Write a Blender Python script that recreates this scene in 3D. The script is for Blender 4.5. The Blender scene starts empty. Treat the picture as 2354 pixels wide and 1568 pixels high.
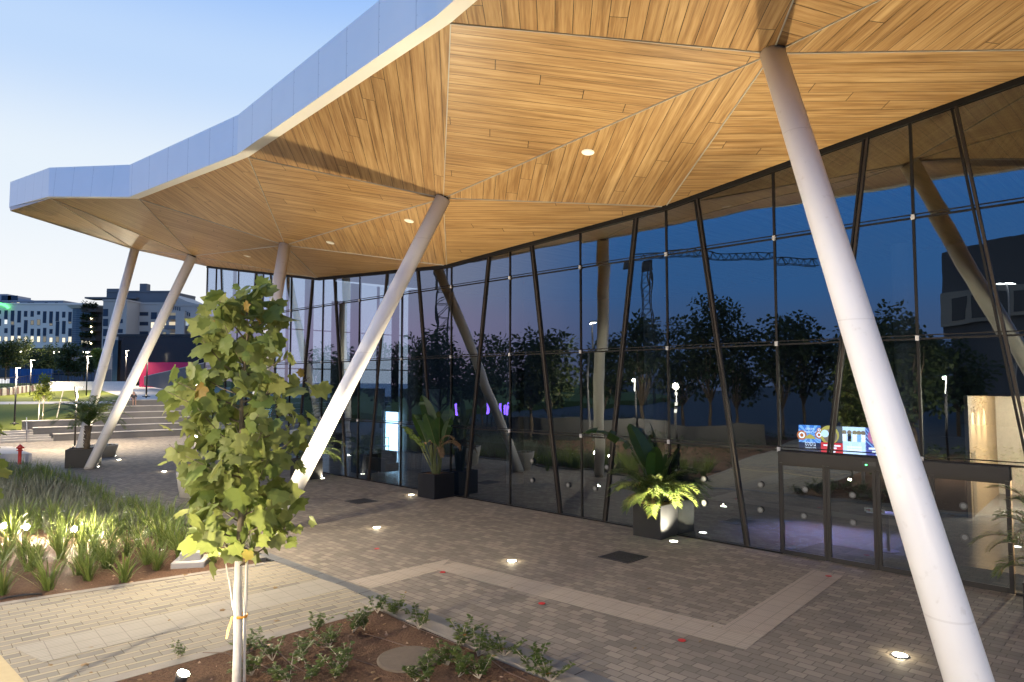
import bpy, math, random
from mathutils import Vector, Matrix
V = Vector
rng = random.Random(11)
sc = bpy.context.scene
COL = sc.collection
PI = math.pi
RAD = math.radians

# ---------------------------------------------------------------- camera numbers
PW, PH = 2353.0, 1568.0
FOC = PW * 24 / 36
CH = 4.6
PITCH = math.atan(96 / FOC)
CP, SP = math.cos(PITCH), math.sin(PITCH)

def ray(x, y):
    a = (x - PW / 2) / FOC
    b = -(y - PH / 2) / FOC
    return V((a, CP - b * SP, SP + b * CP))

def at_z(x, y, z=0.0):
    r = ray(x, y)
    return V((0, 0, CH)) + r * ((z - CH) / r.z)

def at_d(x, y, d):
    r = ray(x, y)
    return V((0, 0, CH)) + r * (d / r.y)

# the glass front: a straight vertical plane
WA = V((10.8, 15.34, 0))
WT = V((-0.7155, 0.6986, 0)).normalized()
WN = V((-0.6986, -0.7155, 0)).normalized()
WOFF = WA.dot(WN)

def WP(s, off=0.0, z=0.0):
    p = WA + WT * s + WN * off
    return V((p.x, p.y, z))

def wall_hit(x, y, off=0.0):
    r = ray(x, y)
    k = (WOFF + off) / (r.x * WN.x + r.y * WN.y)
    p = V((0, 0, CH)) + r * k
    return (p - WA).dot(WT), p.z, p

def mirror(p):
    d = p.x * WN.x + p.y * WN.y - WOFF
    return V((p.x - 2 * d * WN.x, p.y - 2 * d * WN.y, p.z))

def refl(x, y, d):
    """place of a thing behind the camera whose mirror image stands at depth d"""
    return mirror(at_d(x, y, d))

# ---------------------------------------------------------------- mesh builder
class MB:
    def __init__(s):
        s.v = []; s.f = []; s.m = []; s.uv = {}
    def add(s, vs, fs, m=0):
        o = len(s.v)
        s.v += [tuple(p) for p in vs]
        for f in fs:
            s.f.append(tuple(i + o for i in f)); s.m.append(m)
    def poly(s, pts, m=0):
        s.add(pts, [tuple(range(len(pts)))], m)
    def obox(s, c, ax, ay, az, m=0):
        c, ax, ay, az = V(c), V(ax), V(ay), V(az)
        P = [c + ax * i + ay * j + az * k for k in (-1, 1) for j in (-1, 1) for i in (-1, 1)]
        s.add(P, [(0, 2, 3, 1), (4, 5, 7, 6), (0, 1, 5, 4), (2, 6, 7, 3), (0, 4, 6, 2), (1, 3, 7, 5)], m)
    def box(s, c, size, rz=0.0, m=0):
        ca, sa = math.cos(rz), math.sin(rz)
        s.obox(c, V((ca, sa, 0)) * size[0] / 2, V((-sa, ca, 0)) * size[1] / 2, V((0, 0, size[2] / 2)), m)
    def cbox(s, c, size, rz=0.0, ch=0.01, m=0):
        """box with chamfered vertical and top edges"""
        hx, hy, hz = size[0] / 2, size[1] / 2, size[2] / 2
        def ringp(ex, ey, z, cc):
            return [(ex - cc, -ey, z), (ex, -ey + cc, z), (ex, ey - cc, z), (ex - cc, ey, z),
                    (-ex + cc, ey, z), (-ex, ey - cc, z), (-ex, -ey + cc, z), (-ex + cc, -ey, z)]
        rings = [ringp(hx, hy, -hz, ch), ringp(hx, hy, hz - ch, ch), ringp(hx - ch, hy - ch, hz, ch * .6)]
        ca, sa = math.cos(rz), math.sin(rz)
        c = V(c)
        P = [(c.x + x * ca - y * sa, c.y + x * sa + y * ca, c.z + z) for r in rings for x, y, z in r]
        F = []
        for k in range(2):
            for i in range(8):
                j = (i + 1) % 8
                F.append((k * 8 + i, k * 8 + j, k * 8 + 8 + j, k * 8 + 8 + i))
        F.append(tuple(range(16, 24))); F.append(tuple(reversed(range(8))))
        s.add(P, F, m)
    def beam(s, a, b, w, h, up=V((0, 0, 1)), m=0):
        a, b = V(a), V(b)
        d = (b - a)
        L = d.length
        d.normalize()
        side = d.cross(up)
        if side.length < 1e-4: side = d.cross(V((1, 0, 0)))
        side.normalize()
        u = side.cross(d).normalized()
        s.obox((a + b) / 2, d * L / 2, side * w / 2, u * h / 2, m)
    def tube(s, pts, radii, n=8, m=0, caps=True):
        pts = [V(p) for p in pts]
        if not isinstance(radii, (list, tuple)): radii = [radii] * len(pts)
        prev = None
        P = []
        for i, p in enumerate(pts):
            if i == 0: d = pts[1] - p
            elif i == len(pts) - 1: d = p - pts[i - 1]
            else: d = pts[i + 1] - pts[i - 1]
            d.normalize()
            if prev is None:
                a = d.cross(V((0, 0, 1)))
                if a.length < 1e-3: a = d.cross(V((1, 0, 0)))
            else:
                a = prev - d * prev.dot(d)
                if a.length < 1e-4: a = d.cross(V((1, 0, 0)))
            a.normalize(); prev = a
            b = d.cross(a)
            for k in range(n):
                t = 2 * PI * k / n
                P.append(p + (a * math.cos(t) + b * math.sin(t)) * radii[i])
        F = []
        for i in range(len(pts) - 1):
            for k in range(n):
                k2 = (k + 1) % n
                F.append((i * n + k, i * n + k2, (i + 1) * n + k2, (i + 1) * n + k))
        if caps:
            F.append(tuple(reversed(range(n))))
            F.append(tuple(range((len(pts) - 1) * n, len(pts) * n)))
        s.add(P, F, m)
    def lathe(s, prof, c, n=24, m=0, cap_bottom=True, cap_top=True):
        c = V(c)
        P = []
        for r, z in prof:
            for k in range(n):
                t = 2 * PI * k / n
                P.append((c.x + r * math.cos(t), c.y + r * math.sin(t), c.z + z))
        F = []
        for i in range(len(prof) - 1):
            for k in range(n):
                k2 = (k + 1) % n
                F.append((i * n + k, i * n + k2, (i + 1) * n + k2, (i + 1) * n + k))
        if cap_bottom: F.append(tuple(reversed(range(n))))
        if cap_top: F.append(tuple(range((len(prof) - 1) * n, len(prof) * n)))
        s.add(P, F, m)
    def disc(s, c, r, n=20, m=0, ax=V((1, 0, 0)), ay=V((0, 1, 0)), r0=0.0):
        c = V(c)
        if r0 == 0:
            s.add([c + ax * r * math.cos(2 * PI * k / n) + ay * r * math.sin(2 * PI * k / n) for k in range(n)], [tuple(range(n))], m)
        else:
            P = [c + (ax * math.cos(2 * PI * k / n) + ay * math.sin(2 * PI * k / n)) * q for q in (r0, r) for k in range(n)]
            s.add(P, [(k, (k + 1) % n, n + (k + 1) % n, n + k) for k in range(n)], m)
    def prism(s, pts, z0, z1, m=0, mt=None):
        n = len(pts)
        P = [(p[0], p[1], z0) for p in pts] + [(p[0], p[1], z1) for p in pts]
        s.add(P, [(i, (i + 1) % n, n + (i + 1) % n, n + i) for i in range(n)] + [tuple(reversed(range(n)))], m)
        s.add([(p[0], p[1], z1) for p in pts], [tuple(range(n))], m if mt is None else mt)
    def build(s, name, mats, parent=None, smooth=False, uv=None, fix=True):
        me = bpy.data.meshes.new(name)
        me.from_pydata(s.v, [], s.f)
        if not isinstance(mats, (list, tuple)): mats = [mats]
        for q in mats: me.materials.append(q)
        if len(mats) > 1:
            me.polygons.foreach_set('material_index', s.m)
        if smooth:
            me.polygons.foreach_set('use_smooth', [True] * len(me.polygons))
        if uv is not None:
            lay = me.uv_layers.new(name='UVMap')
            for lp in me.loops:
                lay.data[lp.index].uv = uv(me.vertices[lp.vertex_index].co)
        me.update()
        o = bpy.data.objects.new(name, me)
        COL.objects.link(o)
        if parent is not None: o.parent = parent
        return o

def tag(o, label=None, cat=None, group=None, kind=None):
    if label: o['label'] = label
    if cat: o['category'] = cat
    if group: o['group'] = group
    if kind: o['kind'] = kind
    return o

def thing(name, label, cat, loc=(0, 0, 0), rz=0.0, group=None):
    o = bpy.data.objects.new(name, None)
    o.empty_display_size = 0.2
    COL.objects.link(o)
    o.location = loc
    o.rotation_euler = (0, 0, rz)
    return tag(o, label, cat, group)

def dup(o, parent=None):
    c = o.copy()
    COL.objects.link(c)
    if parent is not None: c.parent = parent
    for ch in list(o.children):
        dup(ch, c)
    return c

def smooth_tubes(o):
    for p in o.data.polygons: p.use_smooth = len(p.vertices) == 4
    return o

def lamp(kind, name, loc, power, color, parent=None, aim=None, size=0.1, spot=60, blend=0.6, shape=None):
    d = bpy.data.lights.new(name, kind)
    d.energy = power; d.color = color
    if kind == 'SPOT':
        d.spot_size = RAD(spot); d.spot_blend = blend; d.shadow_soft_size = size
    elif kind == 'POINT': d.shadow_soft_size = size
    elif kind == 'AREA':
        d.size = size
    o = bpy.data.objects.new(name, d)
    COL.objects.link(o)
    o.location = loc
    if aim is not None:
        q = (V(aim) - V(loc)).to_track_quat('-Z', 'Y')
        o.rotation_euler = q.to_euler()
    if parent is not None: o.parent = parent
    return o

# ---------------------------------------------------------------- materials
class NT:
    def __init__(s, name):
        s.mat = bpy.data.materials.new(name); s.mat.use_nodes = True
        s.t = s.mat.node_tree
        s.t.nodes.clear()
        s.out = s.t.nodes.new('ShaderNodeOutputMaterial')
    def n(s, typ, **kw):
        nd = s.t.nodes.new(typ)
        for k, v in kw.items(): setattr(nd, k, v)
        return nd
    def l(s, a, b): s.t.links.new(a, b)
    def math(s, op, a, b=None, c=None):
        nd = s.n('ShaderNodeMath', operation=op)
        for i, q in enumerate((a, b, c)):
            if q is None: continue
            if isinstance(q, (int, float)): nd.inputs[i].default_value = q
            else: s.l(q, nd.inputs[i])
        return nd.outputs[0]
    def mix(s, fac, a, b, blend='MIX'):
        nd = s.n('ShaderNodeMix', data_type='RGBA', blend_type=blend)
        for i, q in ((0, fac), (6, a), (7, b)):
            if isinstance(q, (int, float)): nd.inputs[i].default_value = q
            elif isinstance(q, (tuple, list)): nd.inputs[i].default_value = (*q[:3], 1)
            else: s.l(q, nd.inputs[i])
        return nd.outputs[2]
    def noise(s, vec, scale, detail=3.0, rough=0.55, dim='3D'):
        nd = s.n('ShaderNodeTexNoise', noise_dimensions=dim)
        nd.inputs['Scale'].default_value = scale
        nd.inputs['Detail'].default_value = detail
        nd.inputs['Roughness'].default_value = rough
        if vec is not None: s.l(vec, nd.inputs['Vector'])
        return nd.outputs['Fac']
    def ramp(s, fac, stops):
        nd = s.n('ShaderNodeValToRGB')
        e = nd.color_ramp.elements
        while len(e) < len(stops): e.new(0.5)
        for i, (p, c) in enumerate(stops):
            e[i].position = p
            e[i].color = (*c, 1) if not isinstance(c, (int, float)) else (c, c, c, 1)
        s.l(fac, nd.inputs[0])
        return nd.outputs[0]
    def bump(s, h, strength=0.3, dist=0.01):
        nd = s.n('ShaderNodeBump')
        nd.inputs['Strength'].default_value = strength
        nd.inputs['Distance'].default_value = dist
        s.l(h, nd.inputs['Height'])
        return nd.outputs[0]
    def coord(s, which='Object'):
        return s.n('ShaderNodeTexCoord').outputs[which]
    def world(s):
        return s.n('ShaderNodeNewGeometry').outputs['Position']
    def island(s):
        return s.n('ShaderNodeNewGeometry').outputs['Random Per Island']
    def mapping(s, vec, rz=0.0, scale=(1, 1, 1), loc=(0, 0, 0)):
        nd = s.n('ShaderNodeMapping')
        nd.inputs['Rotation'].default_value = (0, 0, rz)
        nd.inputs['Scale'].default_value = scale
        nd.inputs['Location'].default_value = loc
        s.l(vec, nd.inputs[0])
        return nd.outputs[0]
    def done(s, color, rough=0.6, metal=0.0, normal=None, spec=0.5, emis=None, emis_s=0.0):
        b = s.n('ShaderNodeBsdfPrincipled')
        for k, q in (('Base Color', color), ('Roughness', rough), ('Metallic', metal)):
            if isinstance(q, (int, float)): b.inputs[k].default_value = q
            elif isinstance(q, (tuple, list)): b.inputs[k].default_value = (*q[:3], 1)
            else: s.l(q, b.inputs[k])
        b.inputs['Specular IOR Level'].default_value = spec
        if normal is not None: s.l(normal, b.inputs['Normal'])
        if emis is not None:
            if isinstance(emis, (tuple, list)): b.inputs['Emission Color'].default_value = (*emis[:3], 1)
            else: s.l(emis, b.inputs['Emission Color'])
            b.inputs['Emission Strength'].default_value = emis_s
        s.l(b.outputs[0], s.out.inputs[0])
        return s.mat

def plain(name, c, rough=0.6, metal=0.0, var=0.15, scale=6.0, bump=0.0, spec=0.5, fine=0.0):
    if name in bpy.data.materials: return bpy.data.materials[name]
    t = NT(name)
    co = t.world()
    nz = t.noise(co, scale, 4)
    lo = tuple(q * (1 - var) for q in c); hi = tuple(min(1, q * (1 + var)) for q in c)
    col = t.mix(nz, lo, hi)
    nrm = None
    if fine > 0:
        n2 = t.noise(co, scale * 14, 2)
        col = t.mix(t.math('MULTIPLY', n2, fine), col, tuple(q * 0.45 for q in c))
    if bump > 0:
        nrm = t.bump(t.noise(co, scale * 8, 3), bump, 0.01)
    return t.done(col, rough, metal, nrm, spec)

def emit(name, c, strength):
    if name in bpy.data.materials: return bpy.data.materials[name]
    t = NT(name)
    e = t.n('ShaderNodeEmission')
    e.inputs[0].default_value = (*c, 1); e.inputs[1].default_value = strength
    t.l(e.outputs[0], t.out.inputs[0])
    return t.mat

def leafmat(name, c1, c2, trans=0.35, rough=0.5, yellow=None):
    t = NT(name)
    r = t.island()
    col = t.mix(r, c1, c2)
    if yellow:
        m = t.math('GREATER_THAN', r, 0.984)
        col = t.mix(m, col, yellow)
    nz = t.noise(t.world(), 9.0, 2)
    col = t.mix(t.math('MULTIPLY', nz, 0.5), col, tuple(q * 0.5 for q in c1))
    p = t.n('ShaderNodeBsdfPrincipled')
    t.l(col, p.inputs['Base Color'])
    p.inputs['Roughness'].default_value = rough
    p.inputs['Specular IOR Level'].default_value = 0.35
    tr = t.n('ShaderNodeBsdfTranslucent')
    tc = t.mix(0.3, col, (0.40, 0.46, 0.13), 'MIX')
    t.l(tc, tr.inputs[0])
    ms = t.n('ShaderNodeMixShader'); ms.inputs[0].default_value = trans
    t.l(p.outputs[0], ms.inputs[1]); t.l(tr.outputs[0], ms.inputs[2])
    t.l(ms.outputs[0], t.out.inputs[0])
    return t.mat

def paintmat():
    t = NT('white_paint')
    co = t.world()
    a = t.noise(co, 0.9, 5, 0.65); b = t.noise(co, 7.0, 4)
    col = t.mix(a, (0.74, 0.725, 0.70), (0.82, 0.81, 0.795))
    col = t.mix(t.ramp(b, [(0.62, 0.0), (0.72, 0.22)]), col, (0.42, 0.38, 0.32))
    ob = t.n('ShaderNodeSeparateXYZ'); t.l(t.coord('Object'), ob.inputs[0])
    z = ob.outputs[2]
    weld = t.math('LESS_THAN', t.math('ABSOLUTE', t.math('SUBTRACT', t.math('FRACT', t.math('DIVIDE', z, 3.7)), 0.5)), 0.003)
    col = t.mix(t.math('MULTIPLY', weld, 0.25), col, (0.45, 0.43, 0.40))
    foot = t.math('MULTIPLY', t.math('LESS_THAN', t.math('ADD', z, t.math('MULTIPLY', b, 0.30)), 0.26), 0.45)
    col = t.mix(foot, col, (0.34, 0.28, 0.22))
    return t.done(col, 0.42, 0, t.bump(t.noise(co, 2.0, 3), 0.06, 0.02), 0.4)
M = {}
M['white_paint'] = paintmat()
M['dark_metal'] = plain('dark_metal', (0.022, 0.022, 0.024), 0.45, 0.2, var=0.2)
M['mullion'] = plain('mullion_metal', (0.009, 0.0085, 0.009), 0.55, 0.0, var=0.15, spec=0.15)
M['fin'] = plain('fin_metal', (0.024, 0.019, 0.016), 0.55, 0.0, var=0.1, spec=0.2)
M['header'] = plain('header_metal', (0.022, 0.020, 0.019), 0.5, 0.0, var=0.1, spec=0.25)
M['clip'] = plain('clip_plastic', (0.36, 0.36, 0.37), 0.4, var=0.05)
M['planter'] = plain('planter_black', (0.012, 0.0125, 0.015), 0.45, var=0.25, scale=3, bump=0.04, spec=0.25)
M['trim_white'] = plain('trim_white', (0.40, 0.39, 0.36), 0.35, 0.1, var=0.05)
M['fascia_under'] = plain('fascia_underside', (0.78, 0.77, 0.74), 0.4, var=0.04, scale=2)
M['concrete'] = plain('concrete_step', (0.155, 0.152, 0.15), 0.85, var=0.22, scale=1.6, bump=0.25, fine=0.35)
M['concrete_pale'] = plain('concrete_pale', (0.44, 0.42, 0.39), 0.8, var=0.12, scale=2.5, bump=0.15, fine=0.2)
M['soil'] = None
M['kerb'] = plain('kerb_stone', (0.27, 0.245, 0.21), 0.85, var=0.25, scale=3, bump=0.2, fine=0.4)
M['bark'] = plain('bark_pale', (0.36, 0.31, 0.24), 0.8, var=0.35, scale=16, bump=0.3, fine=0.3)
M['bark_dark'] = plain('bark_olive', (0.13, 0.105, 0.07), 0.85, var=0.4, scale=16, bump=0.3, fine=0.3)
M['whitewash'] = plain('whitewashed_bark', (0.70, 0.66, 0.58), 0.8, var=0.2, scale=12, bump=0.25, fine=0.25)
M['palm_trunk'] = plain('palm_trunk', (0.12, 0.09, 0.06), 0.9, var=0.5, scale=25, bump=0.6)
M['maple'] = leafmat('plane_leaf', (0.10, 0.15, 0.03), (0.255, 0.27, 0.085), 0.42, 0.55, (0.28, 0.17, 0.04))
M['iris'] = leafmat('iris_blade', (0.06, 0.115, 0.02), (0.18, 0.225, 0.055), 0.34, 0.45, (0.34, 0.27, 0.12))
M['silver'] = leafmat('silver_blade', (0.10, 0.115, 0.085), (0.19, 0.20, 0.16), 0.2, 0.55)
M['shrub'] = leafmat('shrub_leaf', (0.045, 0.085, 0.018), (0.13, 0.165, 0.04), 0.3, 0.4, (0.3, 0.13, 0.03))
M['palm'] = leafmat('palm_leaf', (0.045, 0.085, 0.02), (0.10, 0.14, 0.035), 0.32, 0.45, (0.25, 0.15, 0.05))
M['banana'] = leafmat('banana_leaf', (0.015, 0.05, 0.012), (0.03, 0.075, 0.016), 0.25, 0.35)
M['dry'] = leafmat('dry_leaf', (0.20, 0.12, 0.06), (0.30, 0.19, 0.10), 0.2, 0.8)
M['darktree'] = leafmat('park_tree_leaf', (0.015, 0.032, 0.01), (0.045, 0.065, 0.02), 0.25, 0.6)
M['youngtree'] = leafmat('young_tree_leaf', (0.16, 0.20, 0.025), (0.28, 0.30, 0.05), 0.35, 0.5)
M['flower'] = plain('flower_white', (0.8, 0.8, 0.78), 0.6, var=0.05)
M['pipe'] = plain('drip_pipe', (0.10, 0.06, 0.04), 0.6, var=0.3)
M['asphalt'] = plain('asphalt', (0.05, 0.05, 0.052), 0.9, var=0.2, scale=2)
M['hydrant'] = plain('hydrant_red', (0.42, 0.03, 0.02), 0.4, var=0.15)
M['ledwhite'] = emit('led_white', (1.0, 0.90, 0.72), 16)
M['ledlens'] = emit('led_lens', (1.0, 0.93, 0.78), 30)
M['ledcool'] = emit('led_cool', (0.8, 0.92, 1.0), 18)
M['steel'] = plain('steel', (0.30, 0.30, 0.31), 0.35, 0.8, var=0.1)
M['reddot'] = plain('red_marker', (0.45, 0.02, 0.02), 0.5, var=0.1)

def soilmat():
    t = NT('garden_soil')
    co = t.world()
    a = t.noise(co, 1.3, 5); b = t.noise(co, 22, 4); c = t.noise(co, 70, 2)
    col = t.mix(a, (0.085, 0.045, 0.026), (0.17, 0.10, 0.06))
    col = t.mix(t.ramp(b, [(0.45, 0.0), (0.7, 0.8)]), col, (0.055, 0.03, 0.018))
    col = t.mix(t.ramp(c, [(0.68, 0.0), (0.74, 0.8)]), col, (0.36, 0.25, 0.17))
    h = t.math('ADD', b, t.math('MULTIPLY', c, 0.5))
    return t.done(col, 0.95, 0, t.bump(h, 0.9, 0.05), 0.2)
M['soil'] = soilmat()

def grassmat():
    t = NT('lawn')
    co = t.world()
    a = t.noise(co, 0.25, 4); b = t.noise(co, 9, 4)
    col = t.mix(a, (0.11, 0.145, 0.025), (0.21, 0.215, 0.042))
    col = t.mix(t.math('MULTIPLY', b, 0.6), col, (0.03, 0.06, 0.01))
    return t.done(col, 0.9, 0, t.bump(b, 0.8, 0.06), 0.2)
M['lawn'] = grassmat()

def pavers(name, rz, bw, bh, c1, c2, c3, mortar, gap=0.03, off=0.5, bump=0.4, dirt=0.3):
    t = NT(name)
    co = t.mapping(t.world(), rz)
    br = t.n('ShaderNodeTexBrick')
    br.offset = off
    t.l(co, br.inputs['Vector'])
    br.inputs['Scale'].default_value = 1.0
    br.inputs['Brick Width'].default_value = bw
    br.inputs['Row Height'].default_value = bh
    br.inputs['Mortar Size'].default_value = gap * bh
    br.inputs['Mortar Smooth'].default_value = 0.3
    br.inputs['Bias'].default_value = 0.0
    br.inputs['Color1'].default_value = (0, 0, 0, 1)
    br.inputs['Color2'].default_value = (1, 1, 1, 1)
    br.inputs['Mortar'].default_value = (0.5, 0.5, 0.5, 1)
    col = t.ramp(br.outputs['Color'], [(0.0, c1), (0.55, c2), (1.0, c3)])
    big = t.noise(t.world(), 0.35, 4)
    spots = t.ramp(t.noise(t.world(), 2.3, 5, 0.7), [(0.58, 0.0), (0.70, 0.35)])
    col = t.mix(spots, col, tuple(q * 0.55 for q in c1))
    col = t.mix(t.math('MULTIPLY', big, dirt), col, tuple(q * 0.5 for q in c2))
    fine = t.noise(t.world(), 40, 3)
    col = t.mix(t.math('MULTIPLY', fine, 0.35), col, tuple(q * 0.6 for q in c2))
    col = t.mix(br.outputs['Fac'], col, mortar)
    h = t.math('SUBTRACT', t.math('MULTIPLY', fine, 0.25), br.outputs['Fac'])
    return t.done(col, 0.75, 0, t.bump(h, bump, 0.008), 0.35)

PANG = -math.atan2(WT.y, WT.x)          # rows run along the glass front
M['plaza'] = pavers('plaza_pavers', PANG, 0.30, 0.20, (0.178, 0.156, 0.128), (0.255, 0.224, 0.183), (0.345, 0.298, 0.238), (0.11, 0.095, 0.077), 0.05, 0.37, 0.5, 0.45)
def pathmat():
    t = NT('path_pavers')
    co = t.mapping(t.world(), -RAD(42.0))
    sp = t.n('ShaderNodeSeparateXYZ'); t.l(co, sp.inputs[0])
    u, v = sp.outputs[0], sp.outputs[1]
    per = 0.26
    vv = t.math('DIVIDE', v, per)
    row = t.math('FLOOR', vv); fr = t.math('FRACT', vv)
    thin = t.math('GREATER_THAN', fr, 0.70)
    bl = t.math('ADD', t.math('MULTIPLY', thin, 0.12), 0.40)
    uu = t.math('DIVIDE', t.math('ADD', u, t.math('MULTIPLY', row, 0.23)), 0.40)
    cell = t.math('FLOOR', uu); fu = t.math('FRACT', uu)
    wn = t.n('ShaderNodeTexWhiteNoise', noise_dimensions='2D')
    cb = t.n('ShaderNodeCombineXYZ'); t.l(cell, cb.inputs[0]); t.l(t.math('ADD', row, t.math('MULTIPLY', thin, 77.7)), cb.inputs[1])
    t.l(cb.outputs[0], wn.inputs['Vector'])
    r = wn.outputs['Value']
    c = t.ramp(r, [(0.0, (0.17, 0.162, 0.145)), (0.25, (0.235, 0.22, 0.185)), (0.7, (0.275, 0.253, 0.205)), (1.0, (0.315, 0.283, 0.222))])
    c = t.mix(thin, c, (0.375, 0.33, 0.235))
    j1 = t.math('LESS_THAN', t.math('ABSOLUTE', t.math('SUBTRACT', fr, 0.70)), 0.022)
    j2 = t.math('LESS_THAN', fr, 0.035)
    j3 = t.math('LESS_THAN', fu, 0.03)
    j = t.math('MAXIMUM', t.math('MAXIMUM', j1, j2), j3)
    c = t.mix(t.math('MULTIPLY', t.noise(t.world(), 0.8, 4), 0.35), c, (0.17, 0.15, 0.115))
    fine = t.noise(t.world(), 45, 3)
    c = t.mix(t.math('MULTIPLY', fine, 0.3), c, (0.2, 0.17, 0.12))
    c = t.mix(t.math('MULTIPLY', j, 0.85), c, (0.09, 0.07, 0.045))
    return t.done(c, 0.8, 0, t.bump(t.math('SUBTRACT', t.math('MULTIPLY', fine, 0.3), j), 0.5, 0.008), 0.3)
M['path'] = pathmat()
M['tactile'] = None
def tactmat(name, rz, domes, c1, c2):
    t = NT(name)
    co = t.mapping(t.world(), rz)
    sp = t.n('ShaderNodeSeparateXYZ'); t.l(co, sp.inputs[0])
    u, v = sp.outputs[0], sp.outputs[1]
    fu = t.math('FRACT', t.math('DIVIDE', u, 0.4)); fv = t.math('FRACT', t.math('DIVIDE', v, 0.4))
    jj = t.math('MAXIMUM', t.math('LESS_THAN', fu, 0.03), t.math('LESS_THAN', fv, 0.03))
    if domes:
        a = t.math('SINE', t.math('MULTIPLY', u, 2 * PI / 0.0667)); b = t.math('SINE', t.math('MULTIPLY', v, 2 * PI / 0.0667))
        h = t.math('MULTIPLY', a, b)
    else:
        h = t.math('SINE', t.math('MULTIPLY', v, 2 * PI / 0.08))
    c = t.mix(t.noise(t.world(), 2.5, 4), c1, c2)
    c = t.mix(t.math('MULTIPLY', t.math('LESS_THAN', h, -0.2), 0.28), c, tuple(q * 0.45 for q in c1))
    c = t.mix(t.math('MULTIPLY', jj, 0.6), c, tuple(q * 0.4 for q in c1))
    return t.done(c, 0.75, 0, t.bump(h, 0.6, 0.006), 0.3)
M['tactile_bar'] = tactmat('tactile_bar_tiles', RAD(41.5), False, (0.34, 0.295, 0.235), (0.42, 0.365, 0.295))
M['tactile_dot'] = tactmat('tactile_dot_tiles', -RAD(48.8), True, (0.32, 0.275, 0.225), (0.40, 0.345, 0.285))
M['tactile_path'] = tactmat('tactile_path_tiles', -RAD(41.5), False, (0.285, 0.262, 0.215), (0.345, 0.318, 0.262))

def woodmat():
    t = NT('soffit_planks')
    uvn = t.n('ShaderNodeTexCoord').outputs['UV']
    sp = t.n('ShaderNodeSeparateXYZ'); t.l(uvn, sp.inputs[0])
    u, v = sp.outputs[0], sp.outputs[1]
    Wd, Ln = 0.36, 8.5
    vv = t.math('DIVIDE', v, Wd)
    row = t.math('FLOOR', vv); fr = t.math('FRACT', vv)
    uu = t.math('DIVIDE', t.math('ADD', u, t.math('MULTIPLY', row, 1.05)), Ln)
    cell = t.math('FLOOR', uu); fu = t.math('FRACT', uu)
    wn = t.n('ShaderNodeTexWhiteNoise', noise_dimensions='2D')
    cb = t.n('ShaderNodeCombineXYZ'); t.l(row, cb.inputs[0]); t.l(cell, cb.inputs[1])
    t.l(cb.outputs[0], wn.inputs['Vector'])
    r = wn.outputs['Value']
    g = t.n('ShaderNodeCombineXYZ')
    t.l(t.math('ADD', t.math('MULTIPLY', u, 0.42), t.math('MULTIPLY', r, 31.0)), g.inputs[0])
    t.l(t.math('MULTIPLY', v, 9.0), g.inputs[1]); t.l(t.math('MULTIPLY', r, 9.0), g.inputs[2])
    n1 = t.noise(g.outputs[0], 1.0, 3, 0.6)
    g2 = t.n('ShaderNodeCombineXYZ')
    t.l(t.math('ADD', t.math('MULTIPLY', u, 2.2), t.math('MULTIPLY', r, 13.0)), g2.inputs[0])
    t.l(t.math('MULTIPLY', v, 80.0), g2.inputs[1])
    n2 = t.noise(g2.outputs[0], 1.0, 2, 0.5)
    nn = t.math('ADD', t.math('MULTIPLY', n1, 0.74), t.math('MULTIPLY', n2, 0.26))
    col = t.ramp(nn, [(0.27, (0.095, 0.048, 0.018)), (0.42, (0.25, 0.142, 0.056)), (0.57, (0.40, 0.255, 0.115)), (0.74, (0.53, 0.37, 0.19))])
    col = t.mix(t.math('MULTIPLY', r, 0.28), col, (0.24, 0.12, 0.04))
    j = t.math('MAXIMUM', t.math('LESS_THAN', fr, 0.036), t.math('LESS_THAN', fu, 0.0020))
    col = t.mix(j, col, (0.03, 0.017, 0.008))
    return t.done(col, 0.36, 0, t.bump(t.math('MULTIPLY', j, -1.0), 0.8, 0.01), 0.4)
M['wood'] = woodmat()

def fasciamat():
    t = NT('fascia_panels')
    uvn = t.n('ShaderNodeTexCoord').outputs['UV']
    sp = t.n('ShaderNodeSeparateXYZ'); t.l(uvn, sp.inputs[0])
    u, v = sp.outputs[0], sp.outputs[1]
    f = t.math('FRACT', t.math('DIVIDE', u, 1.55))
    j = t.math('LESS_THAN', f, 0.014)
    riv = t.math('MULTIPLY', t.math('LESS_THAN', t.math('ABSOLUTE', t.math('SUBTRACT', f, 0.03)), 0.011),
                 t.math('LESS_THAN', t.math('FRACT', t.math('DIVIDE', v, 0.31)), 0.05))
    c = t.mix(t.noise(t.world(), 1.2, 4), (0.86, 0.86, 0.85), (0.92, 0.92, 0.91))
    c = t.mix(t.math('MULTIPLY', j, 0.45), c, (0.2, 0.2, 0.22))
    c = t.mix(t.math('MULTIPLY', riv, 0.5), c, (0.25, 0.25, 0.27))
    return t.done(c, 0.45, 0.45, None, 0.6)
M['fascia'] = fasciamat()

def glassmat(name, base=0.19, gain=1.1, tint=(0.36, 0.44, 0.56), refl=(0.86, 0.95, 1.0)):
    t = NT(name)
    fr = t.n('ShaderNodeFresnel'); fr.inputs[0].default_value = 1.5
    fac = t.math('MINIMUM', t.math('ADD', t.math('MULTIPLY', fr.outputs[0], gain), base), 0.92)
    tr = t.n('ShaderNodeBsdfTransparent'); tr.inputs[0].default_value = (*tint, 1)
    gl = t.n('ShaderNodeBsdfGlossy'); gl.inputs['Roughness'].default_value = 0.0
    gl.inputs[0].default_value = (*refl, 1)
    t.l(t.bump(t.noise(t.world(), 0.75, 1.5, 0.4), 1.0, 0.0042), gl.inputs['Normal'])
    ms = t.n('ShaderNodeMixShader')
    t.l(fac, ms.inputs[0]); t.l(tr.outputs[0], ms.inputs[1]); t.l(gl.outputs[0], ms.inputs[2])
    t.l(ms.outputs[0], t.out.inputs[0])
    return t.mat
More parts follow.
